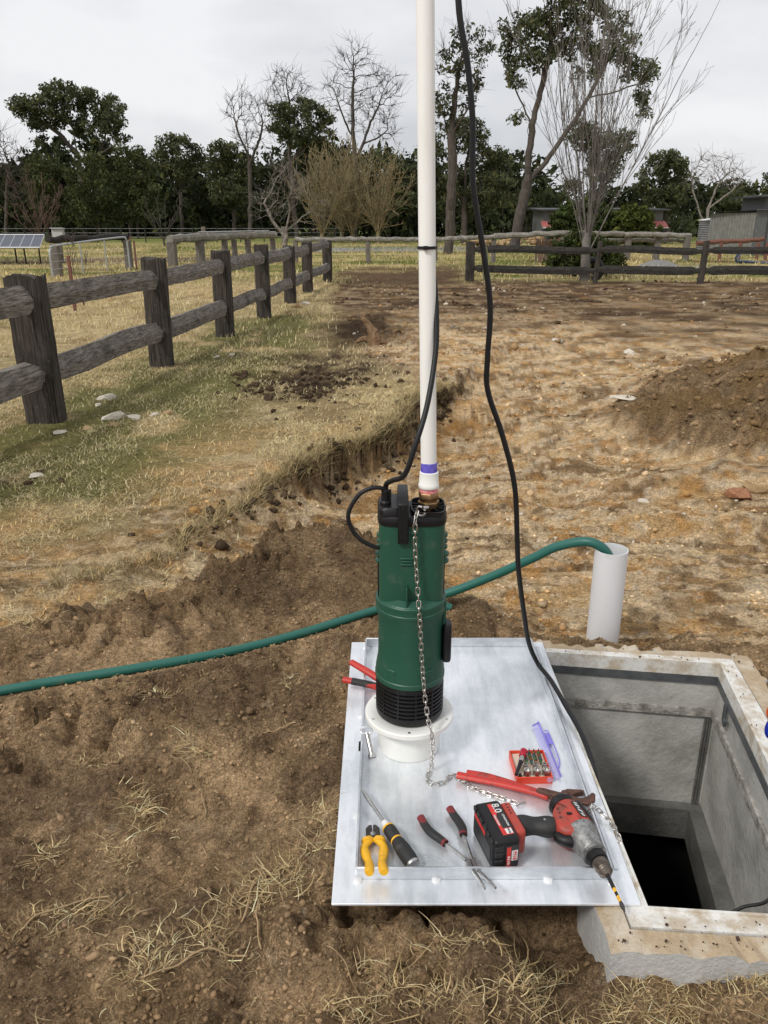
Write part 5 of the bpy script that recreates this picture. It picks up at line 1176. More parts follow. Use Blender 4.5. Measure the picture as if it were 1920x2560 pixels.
# limestone wall strip behind the rail, right of the white pipe
o = MB()
for k in range(46):
    x = 5.0 + random.uniform(0, 5.2); s_ = random.uniform(.12, .32)
    o.lathe([(s_ * .7, 0), (s_, s_ * .35), (s_ * .9, s_ * .8), (s_ * .3, s_ * 1.05)], 7, (x, 52.5 + random.uniform(-.4, .4), random.uniform(-.05, .42)), a0=random.random())
w_ = o.build('stone_bank', mat('yellow_stone', (.46, .34, .19), .95, col2=(.30, .19, .09), scale=3, detail=8, bump=.6), None, smooth=True, origin=(7.6, 52.5, 0))
tag(w_, 'low bank of yellow stones behind the long thin log rail', 'stones'); w_['kind'] = 'stuff'
TREES = [
    {'name':'bare_tree','label':'dark scraggly tree at the far left edge of the wood','kind':'bare','loc':(-33.69,75),'stems':[[(0,-0.15),(0.65,3.73),(1.32,6.33)]],'blobs':[(1.2,6.88,2.0,2.16),(1.82,4.48,1.22,1.48)],'r':0.22},
    {'name':'gum_tree','label':'tall umbrella crowned gum tree standing highest on the left','kind':'leaf','loc':(-29.96,85),'stems':[[(0,-0.15),(0.03,3.17),(0.18,5.72),(0.09,7.81),(-0.11,9.04)],[(0.18,5.72),(1.39,7.39),(2.46,8.71)],[(0.09,7.81),(-1.4,9.45),(-2.8,10.58)],[(1.39,7.39),(3.14,8.02),(4.42,8.55)]],'blobs':[(-3.32,11.58,2.3,1.27),(-0.04,12.85,3.0,1.18),(2.7,11.78,2.57,1.43),(4.22,10.34,1.6,1.12),(-1.22,10.74,2.45,0.88),(-4.45,10.58,1.24,0.88),(4.52,9.45,1.12,0.65),(1.61,10.18,2.01,0.88),(-3.94,8.96,0.9,0.89)],'r':0.42,'n':900},
    {'name':'wattle_tree','label':'bushy dark tree below the umbrella crowned gum,on its left','kind':'bush','loc':(-31.15,79),'stems':[[(0,-0.15),(0.42,3.05),(0.64,4.64)]],'blobs':[(0.73,5.81,1.77,1.93),(-0.2,3.85,1.71,1.96),(1.4,3.05,1.93,1.98)],'r':0.16},
    {'name':'wattle_tree','label':'wide bushy dark tree in front of the umbrella crowned gum','kind':'bush','loc':(-26.0,77),'stems':[[(0,-0.15),(0.09,2.62),(0.03,3.79)]],'blobs':[(0.12,4.56,2.28,2.27),(-0.9,3.01,1.87,1.93),(1.6,3.01,2.09,1.93),(0.15,6.46,1.65,1.12)],'r':0.18},
    {'name':'wattle_tree','label':'green bushy tree just right of the umbrella crowned gum','kind':'bush','loc':(-22.78,78),'stems':[[(0,-0.15),(0.22,3.03),(0.22,4.6)]],'blobs':[(0.4,7.09,1.58,0.99),(1.09,5.76,1.46,1.53),(-0.5,4.6,1.89,1.73),(1.27,3.43,1.9,2.14)],'r':0.18},
    {'name':'gum_tree','label':'gum tree with straight pale trunk above the small bare sapling','kind':'leaf','loc':(-19.68,82),'stems':[[(0,-0.15),(0.23,3.11),(0.18,5.58),(0.19,6.79)],[(0.21,3.94),(1.23,5.58),(1.99,6.79)],[(0.22,3.53),(-0.53,5.58),(-1.09,6.58)]],'blobs':[(0.39,8.46,1.82,0.86),(1.81,7.26,1.53,1.12),(-1.17,7.11,1.39,1.27),(0.4,6.18,2.11,0.96)],'r':0.26},
    {'name':'gum_tree','label':'leafy dark gum tree left of the dead headed tree','kind':'leaf','loc':(-14.26,80),'stems':[[(0,-0.15),(0.19,3.07),(0.13,5.47)],[(0.19,3.07),(-0.79,4.68)],[(0.21,3.48),(1.39,5.08)]],'blobs':[(-0.15,7.75,1.7,0.92),(1.03,6.26,2.05,1.41),(-1.22,5.79,1.62,1.49),(0.03,4.08,2.16,1.51)],'r':0.26,'n':800},
    {'name':'bare_tree','label':'dead headed tree with bare fan of branches left of round gum','kind':'bare','loc':(-12.1,76),'stems':[[(0,-0.15),(0.25,3.76),(0.3,6.76),(0.17,8.6)],[(0.3,6.76),(-0.51,8.6),(-0.83,9.87)],[(0.34,6.02),(1.35,8.24),(1.74,9.51)]],'blobs':[(0.21,10.58,1.66,1.6),(-0.98,10.58,0.95,1.0),(1.77,10.12,1.03,1.49),(0.68,8.42,1.81,1.27)],'r':0.26},
    {'name':'bare_tree','label':'thin bare topped tree rising behind the round gum crown','kind':'bare','loc':(-9.29,84),'stems':[[(0,-0.15),(0.09,4.84),(0.16,7.73),(0.32,11.54)]],'blobs':[(0.39,13.3,2.09,1.62),(-0.77,11.74,1.31,1.17),(1.64,11.74,1.32,1.17)],'r':0.2},
    {'name':'gum_tree','label':'round crowned gum tree behind the brown twiggy shrubs','kind':'leaf','loc':(-8.13,79),'stems':[[(0,-0.15),(-0.3,3.85),(-0.44,6.59),(-0.2,8.51)],[(-0.44,6.59),(1.25,8.12),(2.53,9.07)]],'blobs':[(-0.94,10.65,1.36,0.96),(1.05,10.83,1.73,1.04),(2.67,9.82,1.37,1.05),(0.23,8.96,2.0,1.13),(2.71,8.2,1.43,0.84),(-1.74,9.45,0.83,0.82)],'r':0.3,'n':800},
    {'name':'bare_tree','label':'tallest leafless tree left of the white pipe','kind':'bare','loc':(-2.48,70),'stems':[[(0,-0.15),(0.04,3.58),(0.11,6.35),(-0.0,8.7),(0.03,11.0),(0.16,12.61)],[(0.11,6.17),(0.83,7.36),(1.4,8.97),(2.13,10.29)],[(0.06,7.7),(-0.73,9.2),(-1.32,10.84)],[(0.83,7.36),(2.13,7.87),(2.79,8.37)]],'blobs':[(0.16,12.77,1.62,1.64),(2.43,11.17,1.74,1.54),(-1.57,10.84,1.09,1.61),(2.68,8.2,1.11,1.07),(1.03,9.7,2.02,1.79)],'r':0.32,'n':1100},
    {'name':'bare_tree','label':'small pale lichened leafless tree behind the log rail','kind':'bare','loc':(-4.79,40),'stems':[[(0,-0.15),(0.16,1.03),(0.34,1.86)],[(0.12,0.72),(-0.44,1.45),(-0.79,2.26)],[(0.15,0.93),(0.88,1.65),(1.55,2.26)]],'blobs':[(0.32,2.87,1.08,1.18),(-0.67,2.16,0.7,0.96),(1.32,1.96,0.7,0.77),(0.57,3.86,0.56,0.7)],'r':0.16,'n':800,'pale':1},
    {'name':'gum_tree','label':'dark leafy tree showing left of the white pipe above the road','kind':'leaf','loc':(1.2,86),'stems':[[(0,-0.15),(-0.02,3.63),(0.02,5.35)],[(-0.02,3.63),(1.14,4.49)]],'blobs':[(-0.35,6.71,1.46,1.09),(1.13,5.14,1.76,1.78),(-0.95,4.28,1.39,1.62),(0.59,3.19,1.87,1.3)],'r':0.25,'n':700},
    {'name':'gum_tree','label':'thin sparse tall gum just right of the white pipe','kind':'sparse','loc':(3.07,40),'stems':[[(0,-0.15),(0.05,1.45),(0.08,2.67),(0.1,4.05),(-0.0,5.41),(0.16,6.91),(0.33,8.19)],[(0.09,4.44),(-0.33,5.97),(-0.57,7.28)],[(0.07,5.02),(0.7,6.35),(1.16,7.83)]],'blobs':[(-0.38,8.01,0.57,0.99),(0.38,8.64,0.77,1.07),(1.33,8.82,0.57,0.97),(-0.45,6.63,0.54,0.83),(0.68,6.91,0.67,0.88),(-0.01,5.59,0.74,0.67)],'r':0.3,'n':700},
    {'name':'gum_tree','label':'dense dark gum crown low behind the thin sparse gum','kind':'leaf','loc':(5.72,60),'stems':[[(0,-0.15),(-0.12,2.97),(-0.01,5.35)],[(-0.12,2.97),(1.38,4.17)],[(-0.12,2.97),(-1.84,4.17)]],'blobs':[(-2.52,6.08,1.27,1.22),(-0.17,7.24,1.64,1.28),(1.48,5.5,1.54,1.39),(2.54,3.57,1.1,1.25),(-1.67,4.02,1.77,1.48),(0.94,3.27,1.78,1.49)],'r':0.3,'n':1000},
    {'name':'gum_tree','label':'big leaning gum with forked trunk and wide open crown','kind':'leaf','loc':(7.7,50),'stems':[[(0,-0.15),(0.28,1.7),(0.6,3.59)],[(0.6,3.59),(0.61,5.19),(0.73,6.63),(1.01,8.27),(1.31,9.65),(1.48,10.78)],[(0.59,3.72),(1.65,4.7),(2.49,5.92),(2.9,7.34),(3.34,8.39)],[(0.91,3.84),(1.96,4.09),(3.06,4.41)],[(2.49,5.92),(3.77,7.93),(5.29,8.27),(6.92,8.78)],[(0.63,5.19),(0.46,6.75),(-0.11,7.46)],[(0.73,6.63),(-0.16,8.27),(-0.61,9.42)],[(2.9,7.34),(4.41,9.42),(4.83,10.33)]],'blobs':[(-0.32,11.11,1.32,0.79),(-0.83,10.28,0.92,0.67),(1.15,11.92,1.56,0.79),(0.52,9.92,1.43,0.68),(3.13,12.36,1.61,0.78),(2.75,10.82,1.58,0.84),(4.83,10.37,1.58,0.89),(6.45,9.61,1.13,0.76),(7.06,8.27,0.57,0.51),(4.97,11.48,0.97,0.66),(4.15,9.42,0.93,0.46),(6.85,7.11,0.53,0.61),(-0.41,9.08,0.67,0.5),(-0.4,7.06,0.42,0.28),(1.54,13.4,1.75,0.53)],'r':0.42,'n':1700},
    {'name':'gum_tree','label':'dark gum crown behind the bare many stemmed tree','kind':'leaf','loc':(16.51,65),'stems':[[(0,-0.15),(-0.49,3.1),(-1.04,5.36)],[(-0.49,3.1),(0.55,5.04)],[(-0.43,2.77),(-1.95,3.75)]],'blobs':[(-1.79,7.25,1.58,1.12),(0.32,6.69,1.66,1.25),(1.64,7.25,0.96,0.87),(-2.57,4.01,0.91,0.71),(-0.15,5.1,1.67,1.09)],'r':0.28,'n':800},
    {'name':'gum_tree','label':'broad dark gum standing above the red awning at right','kind':'leaf','loc':(23.5,70),'stems':[[(0,-0.15),(-0.52,3.22),(-0.96,4.97)],[(-0.48,2.87),(0.4,4.62)],[(-0.48,2.87),(-1.82,4.28)]],'blobs':[(-1.09,6.07,1.72,0.96),(-2.13,4.69,1.21,1.31),(0.12,5.39,1.42,1.23),(-0.77,3.4,1.89,1.4)],'r':0.28,'n':900},
    {'name':'bare_tree','label':'pale leafless tree right of the broad dark gum','kind':'bare','loc':(22.76,60),'stems':[[(0,-0.15),(0.07,2.36),(0.51,3.87),(1.19,4.71)],[(-0.05,1.14),(-1.02,3.27),(-1.38,4.76)],[(0.07,2.36),(1.24,3.27),(2.1,4.02)]],'blobs':[(-1.3,4.82,0.77,1.12),(0.63,4.82,1.54,1.06),(1.8,4.32,1.03,0.83)],'r':0.2,'n':600,'pale':1},
    {'name':'gum_tree','label':'small grey gum above the water tank','kind':'leaf','loc':(34.09,82),'stems':[[(0,-0.15),(-0.41,1.86),(-0.7,2.91)]],'blobs':[(-0.87,3.44,1.69,0.91),(0.34,4.27,1.06,0.9),(0.26,2.49,1.33,0.91)],'r':0.2,'n':350},
    {'name':'gum_tree','label':'dark gum crown cut by the right picture edge behind the shed','kind':'leaf','loc':(37.48,82),'stems':[[(0,-0.15),(-0.58,2.7),(-0.91,3.94)]],'blobs':[(-1.06,4.84,1.15,1.06),(0.04,3.53,1.33,1.23)],'r':0.2,'n':350},
]
# ------------------------------------------------------------------ trees
def sc_grow(stems, blobs, n_attr, step, rs, infl=6.0, kill=1.7, tropism=(0, 0, .1), iters=90, yflat=.85, jitter=.18):
    """space colonisation: stems grow towards points spread through the crown volume"""
    vol = np.array([b[2] * b[3] for b in blobs]); pick = rs.choice(len(blobs), n_attr, p=vol / vol.sum())
    d = rs.normal(size=(n_attr, 3)); d /= np.linalg.norm(d, axis=1)[:, None]; d *= rs.random(n_attr)[:, None] ** (1 / 2.6)
    B = np.array(blobs); mean_r = B[:, 2].mean()
    att = np.stack([B[pick, 0] + d[:, 0] * B[pick, 2], d[:, 1] * np.maximum(B[pick, 2] * yflat, mean_r * .6) + (((pick * 37) % 11) / 11 - .5) * mean_r * 1.5, B[pick, 1] + d[:, 2] * B[pick, 3]], 1)
    pos, par = [], []
    for si, s in enumerate(stems):
        P = [np.array((p[0], 0, p[1])) for p in s]
        if si == 0: last = -1
        else:
            last = int(np.argmin([np.sum((q_ - P[0]) ** 2) for q_ in pos])); P[0] = pos[last]
        yo = rs.uniform(-.6, .6) if si else 0.
        for i in range(len(P) - 1):
            L_ = np.linalg.norm(P[i + 1] - P[i]); k = max(1, int(L_ / step))
            for j in range(0 if (last == -1) else 1, k + 1):
                if i > 0 and j == 0: continue
                q_ = P[i] + (P[i + 1] - P[i]) * j / k + rs.normal(size=3) * step * .08
                q_[1] += yo * (i + j / k)
                if last == -1: q_ = P[0].copy()
                pos.append(q_); par.append(last); last = len(pos) - 1
    n0 = len(pos); pos = np.array(pos); par = list(par); alive = np.ones(len(att), bool); trop = np.array(tropism)
    near_i = np.zeros(len(att), int); near_d = np.full(len(att), 1e9)
    def upd(newp, base):
        nonlocal near_i, near_d
        D2 = np.sqrt(((att[:, None, :] - newp[None]) ** 2).sum(2)); k = D2.argmin(1); m = D2[np.arange(len(att)), k]
        b = m < near_d; near_d = np.where(b, m, near_d); near_i = np.where(b, k + base, near_i)
    upd(pos, 0); used = {}
    for it in range(iters):
        act = alive & (near_d > kill * step) 
        alive &= near_d > kill * step
        if not act.any(): break
        lim = act & (near_d < infl * step * (6 if it < 12 else 2.2))
        if not lim.any(): lim = act
        idx = near_i[lim]; dv = att[lim] - pos[idx]; dv /= np.linalg.norm(dv, axis=1)[:, None] + 1e-9
        u_, inv = np.unique(idx, return_inverse=True); acc = np.zeros((len(u_), 3)); np.add.at(acc, inv, dv)
        nw, pr = [], []
        for k, ui in enumerate(u_):
            if used.get(ui, 0) > 3: continue
            v = acc[k]; v = v / (np.linalg.norm(v) + 1e-9) + trop + rs.normal(size=3) * jitter
            v /= np.linalg.norm(v); nw.append(pos[ui] + v * step); pr.append(int(ui)); used[ui] = used.get(ui, 0) + 1
        if not nw: break
        nw = np.array(nw); base = len(pos); pos = np.vstack([pos, nw]); par += pr; upd(nw, base)
        if len(pos) > 4200: break
    return pos, np.array(par), n0
def radii(par, n, tip, base, e=2.05):
    r = np.zeros(n); ch = np.zeros(n, int); np.add.at(ch, par[par >= 0], 1)
    for i in range(n - 1, -1, -1):
        if ch[i] == 0: r[i] = tip ** e
        if par[i] >= 0: r[par[i]] += r[i]
    r = r ** (1 / e); s = base / r[0]
    if s < 1: r = tip + (r - tip) * (base - tip) / max(r[0] - tip, 1e-6)
    else: r = r * (1 + (s - 1) * np.clip((r - tip) / (r[0] - tip + 1e-9), 0, 1))
    return r, ch
def seg_mesh(A, B, ra, rb, k=5):
    t = B - A; L_ = np.linalg.norm(t, axis=1)[:, None] + 1e-9; t = t / L_
    ref = np.where(np.abs(t[:, 2:3]) < .9, np.array([[0, 0, 1.]]), np.array([[1., 0, 0]]))
    u = np.cross(t, ref); u /= np.linalg.norm(u, axis=1)[:, None] + 1e-9; w = np.cross(t, u)
    an = np.arange(k) * 2 * PI / k; c, s = np.cos(an), np.sin(an); n = len(A)
    dirs = u[:, None, :] * c[None, :, None] + w[:, None, :] * s[None, :, None]
    B2 = B + t * (rb[:, None] * .5)
    V = np.concatenate([A[:, None, :] + dirs * ra[:, None, None], B2[:, None, :] + dirs * rb[:, None, None]], 1).reshape(-1, 3)
    b = (np.arange(n) * 2 * k)[:, None]; i = np.arange(k)[None]; j = (np.arange(k)[None] + 1) % k
    F = np.stack([b + i, b + j, b + k + j, b + k + i], 2).reshape(-1, 4)
    return V, F
def leaf_mesh(C, rad, per, size, rs, droop=.35, col=(.05, .065, .03), cvar=.35):
    n = len(C) * per; c = np.repeat(C, per, 0); d = rs.normal(size=(n, 3)); d /= np.linalg.norm(d, axis=1)[:, None]
    c = c + d * (np.repeat(rad, per) * rs.random(n) ** .45)[:, None] * np.array([1, 1, .72])
    a = rs.normal(size=(n, 3)); a[:, 2] -= droop; a /= np.linalg.norm(a, axis=1)[:, None]
    b = np.cross(a, rs.normal(size=(n, 3))); b /= np.linalg.norm(b, axis=1)[:, None] + 1e-9
    s = size * (.35 + 1.35 * rs.random(n) ** 1.4)[:, None]
    V = np.stack([c - a * s, c + b * s * .42, c + a * s, c - b * s * .42], 1).reshape(-1, 3); F = np.arange(n * 4).reshape(-1, 4)
    cc = np.array(col)[None] * (1 + cvar * (np.repeat(rs.random(len(C)), per) - .5) * 2 + .35 * (rs.random(n) - .5))[:, None]
    warm = (rs.random(n) < .12)[:, None]; cc = np.where(warm, cc * np.array([1.5, 1.25, .9]), cc)
    return V, F, np.repeat(cc, 4, 0)
m_leaf = attr_mat('leaves', rough=.6, nscale=.6, nmin=.8, nmax=1.2, transl=.25)
m_bark = mat('dark_bark', (.10, .082, .066), .95, col2=(.045, .036, .03), scale=5, stretch=(3, 3, .5), detail=6, bump=.6, bscale=9)
m_twig = mat('grey_twigs', (.085, .072, .06), .95, col2=(.055, .046, .04), scale=3)
m_pale = mat('pale_lichen_bark', (.30, .27, .235), .95, col2=(.12, .10, .085), scale=7, detail=6, bump=.5)
def make_tree(T, idx):
    rs = np.random.default_rng(500 + idx); kind = T['kind']; x0, y0 = T['loc']
    grp = {'leaf': 'gum trees behind the yards', 'sparse': 'gum trees behind the yards', 'bush': 'bushy trees of the wood edge', 'bare': 'leafless trees'}[kind]
    root = thing(T['name'], T['label'], 'tree', (x0, y0, 0), group=grp)
    leafy = kind in ('leaf', 'bush', 'sparse'); sc = y0 / 80
    step = {'leaf': .42, 'bush': .5, 'sparse': .34, 'bare': .33}[kind] * (sc ** .5)
    n = T.get('n', 600 if leafy else 700)
    pos, par, n0 = sc_grow(T['stems'], T['blobs'], n, step, rs, tropism=(0, 0, .18 if kind == 'bare' else .05), jitter=.22 if kind == 'bare' else .2)
    tip = .019 * sc if kind == 'bare' else .017 * sc
    r, ch = radii(par, len(pos), tip, T['r'] * .72); r[0] *= 1.2
    ok = np.where(par >= 0)[0]
    big = ok[(r[ok] > .055) | (ok < n0)]; small = np.setdiff1d(ok, big)
    pale = T.get('pale')
    V, F = seg_mesh(pos[par[big]], pos[big], np.minimum(r[par[big]], r[big] * 1.35), r[big], 8)
    o = link('trunk', mesh_np('trunk', V, F, 4), m_pale if pale else m_bark, root, smooth=True)
    tips = np.where(ch == 0)[0]; tips = tips[tips >= min(n0, len(pos) - 1)] if (tips >= n0).any() else tips
    A, B, ra, rb = pos[par[small]], pos[small], np.minimum(r[par[small]], r[small] * 1.4), r[small]
    if kind in ('bare', 'sparse'):
        tw = np.concatenate([tips, rs.choice(small, min(len(small), len(tips)))]) if len(small) else tips
        for g in range(4):
            src = tw; par_dir = pos[src] - pos[par[src]]; par_dir /= np.linalg.norm(par_dir, axis=1)[:, None] + 1e-9
            d = par_dir + rs.normal(size=(len(src), 3)) * .55 + np.array([0, 0, .18]); d /= np.linalg.norm(d, axis=1)[:, None]
            L_ = step * rs.uniform(1.2, 4.2, len(src))[:, None]; mid = pos[src] + d * L_ * .5; d2 = d + rs.normal(size=d.shape) * .3
            A = np.vstack([A, pos[src], mid]); B = np.vstack([B, mid, mid + d2 * L_ * .5]); q1 = np.full(len(src), tip * .75); q2 = np.full(len(src), tip * .5)
            ra = np.concatenate([ra, q1, q2]); rb = np.concatenate([rb, q2, q2 * .6])
    V, F = seg_mesh(A, B, ra, rb, 4)
    link('branches', mesh_np('branches', V, F, 4), m_pale if pale else (m_twig if kind == 'bare' else m_bark), root)['kind'] = 'stuff'
    if leafy:
        B_ = np.array(T['blobs']); P_ = pos; inb = (((P_[:, None, 0] - B_[None, :, 0]) / (B_[None, :, 2] * 1.05)) ** 2 + ((P_[:, None, 2] - B_[None, :, 1]) / (B_[None, :, 3] * 1.05)) ** 2 < 1).any(1)
        cand = np.where((np.arange(len(pos)) >= n0) & inb & (r < 4 * tip))[0]
        if kind == 'sparse': cand = rs.choice(cand, int(len(cand) * .6), replace=False)
        C = pos[cand]; per = {'leaf': 46, 'bush': 44, 'sparse': 28}[kind]; per = max(6, int(min(per, (max(24000, 24 * n) if kind != 'sparse' else 17000) / max(len(C), 1))))
        col = {'leaf': (.086, .098, .050), 'bush': (.074, .088, .038), 'sparse': (.078, .088, .052)}[kind]
        V, F, c = leaf_mesh(C, np.full(len(C), step * 1.35), per, .155 * sc ** .7, rs, col=col)
        me = mesh_np('crown', V, F, 4); set_col(me, c); link('crown', me, m_leaf, root)['kind'] = 'stuff'
    return root
for i, T in enumerate(TREES): make_tree(T, i)

def fan_tree(name, label, loc, trunk_h, trunk_r, n_stem, height, spread, m, tip, seed, sub=7, group='leafless trees', curve=.25, twig=.5, topw=1.0):
    """many straight stems fanning upward from a short trunk, with side twigs"""
    rs = np.random.default_rng(seed); root = thing(name, label, 'tree', (*loc, 0), group=group)
    Aa, Bb, Ra, Rb = [], [], [], []
    TA, TB, TRa, TRb = [], [], [], []
    def run(p, d, L_, r0, lev, out):
        k = max(3, int(L_ / .3)); q_ = p; dd = d.copy()
        for j in range(k):
            dd = dd + rs.normal(size=3) * .045; dd[2] += .035 * curve * 4 / k * 3; dd /= np.linalg.norm(dd)
            nq = q_ + dd * L_ / k; a = r0 * (1 - j / k) + tip * (j / k); b = r0 * (1 - (j + 1) / k) + tip * ((j + 1) / k)
            (TA if lev == 0 else Aa).append(q_); (TB if lev == 0 else Bb).append(nq); (TRa if lev == 0 else Ra).append(a); (TRb if lev == 0 else Rb).append(b)
            q_ = nq
            if lev < 2 and j >= 1:
                for _ in range(rs.poisson(sub / k * (1.0 if lev == 0 else .6))):
                    e = dd + rs.normal(size=3) * twig; e[2] += .25; e /= np.linalg.norm(e)
                    run(q_.copy(), e, L_ * rs.uniform(.18, .42) * (1 - .5 * j / k), max(b * .55, tip), lev + 1, out)
    k = 6
    for j in range(k):
        z0, z1 = -.15 + (trunk_h + .15) * j / k, -.15 + (trunk_h + .15) * (j + 1) / k
        TA.append(np.array([.015 * math.sin(j), 0, z0])); TB.append(np.array([.015 * math.sin(j + 1), 0, z1])); TRa.append(trunk_r * (1.25 - .3 * j / k)); TRb.append(trunk_r * (1.25 - .3 * (j + 1) / k))
    for s in range(n_stem):
        a = 2 * PI * s / n_stem + rs.uniform(-.4, .4); ti = rs.uniform(.05, 1) ** .8 * spread
        d = np.array([math.cos(a) * ti * topw, math.sin(a) * ti, 1.0]); d /= np.linalg.norm(d)
        z = trunk_h * rs.uniform(.45, 1.0); L_ = height * rs.uniform(.72, 1.05) - z
        run(np.array([0., 0, z]), d, L_, trunk_r * rs.uniform(.10, .20), 0, None)
    V, F = seg_mesh(np.array(TA), np.array(TB), np.array(TRa), np.array(TRb), 7)
    link('trunk', mesh_np('trunk', V, F, 4), m, root, smooth=True)
    V, F = seg_mesh(np.array(Aa), np.array(Bb), np.array(Ra), np.array(Rb), 4)
    link('branches', mesh_np('branches', V, F, 4), m, root)['kind'] = 'stuff'
    return root
fan_tree('bare_tree', 'bare many stemmed tree with lichened trunk behind the dark fence', (5.16, 21.4), 1.15, .11, 22, 7.2, .40, mat('grey_lichen_stem', (.21, .19, .165), .95, col2=(.10, .088, .076), scale=6, detail=6), .0036, 77, sub=14, twig=.36)
m_willow = mat('olive_twigs', (.27, .21, .115), .95, col2=(.18, .15, .075), scale=2)
for k, (u, x, y, h, s) in enumerate([(0, -4.4, 60, 5.6, .75), (1, -2.3, 61, 6.8, .62), (2, -.4, 60, 5.8, .7), (3, -3.2, 64, 6.3, .6)]):
    fan_tree('twiggy_shrub', ['leftmost olive brown twiggy leafless shrub left of the pipe', 'tallest olive brown twiggy leafless shrub left of the pipe', 'rightmost olive brown twiggy leafless shrub beside the road', 'olive brown twiggy leafless shrub standing behind the other three'][k], (x, y), .7, .13, 30, h, s, m_willow, .014, 300 + k, sub=11, group='twiggy shrubs by the road', twig=.6)
fan_tree('bare_sapling', 'small bare sapling in front of the wood on the left', (-13.6, 52), .5, .06, 9, 3.0, .9, m_twig, .012, 341, sub=5, group='leafless trees')
fan_tree('bare_sapling', 'low bare brown bush at the left above the solar panel', (-24.5, 60), .4, .09, 16, 4.6, 1.1, mat('reddish_twigs', (.12, .075, .055), .95), .014, 347, sub=8, group='leafless trees')
fan_tree('bare_sapling', 'tiny leafless sapling growing beside the rusty picket and gate', (-5.5, 15.0), .3, .015, 5, 1.25, .55, m_twig, .004, 349, sub=4, group='leafless trees')
# evergreen shrubs
def shrub(label, loc, blobs, seed, col, per=26, size=.07, n=300, stem=None):
    rs = np.random.default_rng(seed); root = thing('evergreen_shrub', label, 'shrub', (*loc, 0), group='evergreen shrubs')
    Cs, Rs = [], []
    A, B = [], []
    for (x, y, z, r_x, r_z) in blobs:
        k = int(n * r_x * r_z); d = rs.normal(size=(k, 3)); d /= np.linalg.norm(d, axis=1)[:, None]; d *= rs.uniform(.55, 1.05, k)[:, None]
        C = np.array([x, y, z]) + d * np.array([r_x, r_x * .8, r_z]); C[:, 2] = np.maximum(C[:, 2], .08); Cs.append(C)
        m_ = max(5, k // 8); A.append(np.tile(np.array([[x * .3, y * .3, 0.]]), (m_, 1))); B.append(C[:m_])
    C = np.vstack(Cs); V, F, c = leaf_mesh(C, np.full(len(C), .17), per, size, rs, droop=.1, col=col, cvar=.45)
    me = mesh_np('crown', V, F, 4); set_col(me, c); link('crown', me, m_leaf, root)['kind'] = 'stuff'
    A, B = np.vstack(A), np.vstack(B); V, F = seg_mesh(A, B, np.full(len(A), .03), np.full(len(A), .012), 5)
    link('stems', mesh_np('stems', V, F, 4), m_bark, root); return root
shrub('round dark green shrub in front of the cottage, left one', (11.7, 50), [(-.7, 0, 1.2, 1.3, 1.2), (.8, 0, 1.4, 1.4, 1.1), (0, 0, 2.2, 1.0, .7), (-1.0, 0, .5, 1.0, .6), (1.6, 0, .7, .9, .8)], 401, (.060, .082, .028), n=170, size=.11)
shrub('round yellow green shrub in front of the cottage, right one', (14.4, 49), [(0, 0, 1.3, 1.2, 1.0), (.6, 0, .8, 1.1, .8), (-.4, 0, 1.8, .7, .5), (.4, 0, 1.7, .7, .5)], 403, (.085, .105, .030), n=170, size=.11)
shrub('low leafy green shrub behind the trunk of the bare many stemmed tree', (5.5, 23.2), [(-.45, 0, .55, .55, .5), (.35, 0, .6, .6, .5), (0, 0, .9, .5, .35), (.75, 0, .4, .4, .38)], 405, (.055, .072, .024), n=330, size=.055)
tr_ = MB(); tr_.tube([(5.48 + .24 * math.cos(a), 21.9, .27 + .24 * math.sin(a)) for a in np.linspace(0, 2 * PI, 29)], .085, 10)
tag(tr_.build('old_tyre', m_rubber, None, smooth=True, origin=(5.48, 21.9, 0)), 'old black tyre leaning behind the bare tree trunk', 'tyre')
# the far wood reads as one mass
rs = np.random.default_rng(900); Cs, tA, tB, tr0 = [], [], [], []
def band(x0, x1, y, zlo, ztop, k, wob):
    for _ in range(k):
        x = rs.uniform(x0, x1); top_ = ztop * (1 + wob * math.sin(x * .23 + y) + wob * .7 * math.sin(x * .61)) * rs.uniform(.75, 1.12)
        yy = y + rs.uniform(-5, 5); w = rs.uniform(1.2, 2.4); m_ = int(22 * top_ / 6)
        zz = rs.uniform(zlo, 1, m_) ** .8 * top_
        Cs.append(np.stack([x + rs.normal(size=m_) * w * .55, yy + rs.normal(size=m_) * w * .5, zz], 1))
        tA.append((x, yy, -.2)); tB.append((x + rs.uniform(-.6, .6), yy, top_ * .95)); tr0.append(rs.uniform(.07, .2))
band(-62, -2, 97, .02, 8.2, 110, .14); band(-2, 18, 97, .02, 7.8, 38, .12); band(16, 62, 100, .02, 5.4, 56, .15)
band(-120, -60, 99, .02, 7.0, 36, .15); band(60, 125, 101, .02, 5.6, 40, .15)
band(-60, 17, 88, .0, 4.2, 80, .12); band(20, 50, 84, 0, 2.0, 26, .2)
C = np.vstack(Cs); V, F, c = leaf_mesh(C, np.full(len(C), 1.0), 14, .38, rs, col=(.042, .052, .025), cvar=.5)
me = mesh_np('wood_foliage', V, F, 4); set_col(me, c)
wo = link('far_wood', me, m_leaf); tag(wo, 'dark mass of far trees closing the view behind the gums', 'wood'); wo['kind'] = 'stuff'
V, F = seg_mesh(np.array(tA), np.array(tB), np.array(tr0), np.array(tr0) * .4, 5)
link('stems', mesh_np('stems', V, F, 4), m_bark, wo)['kind'] = 'stuff'
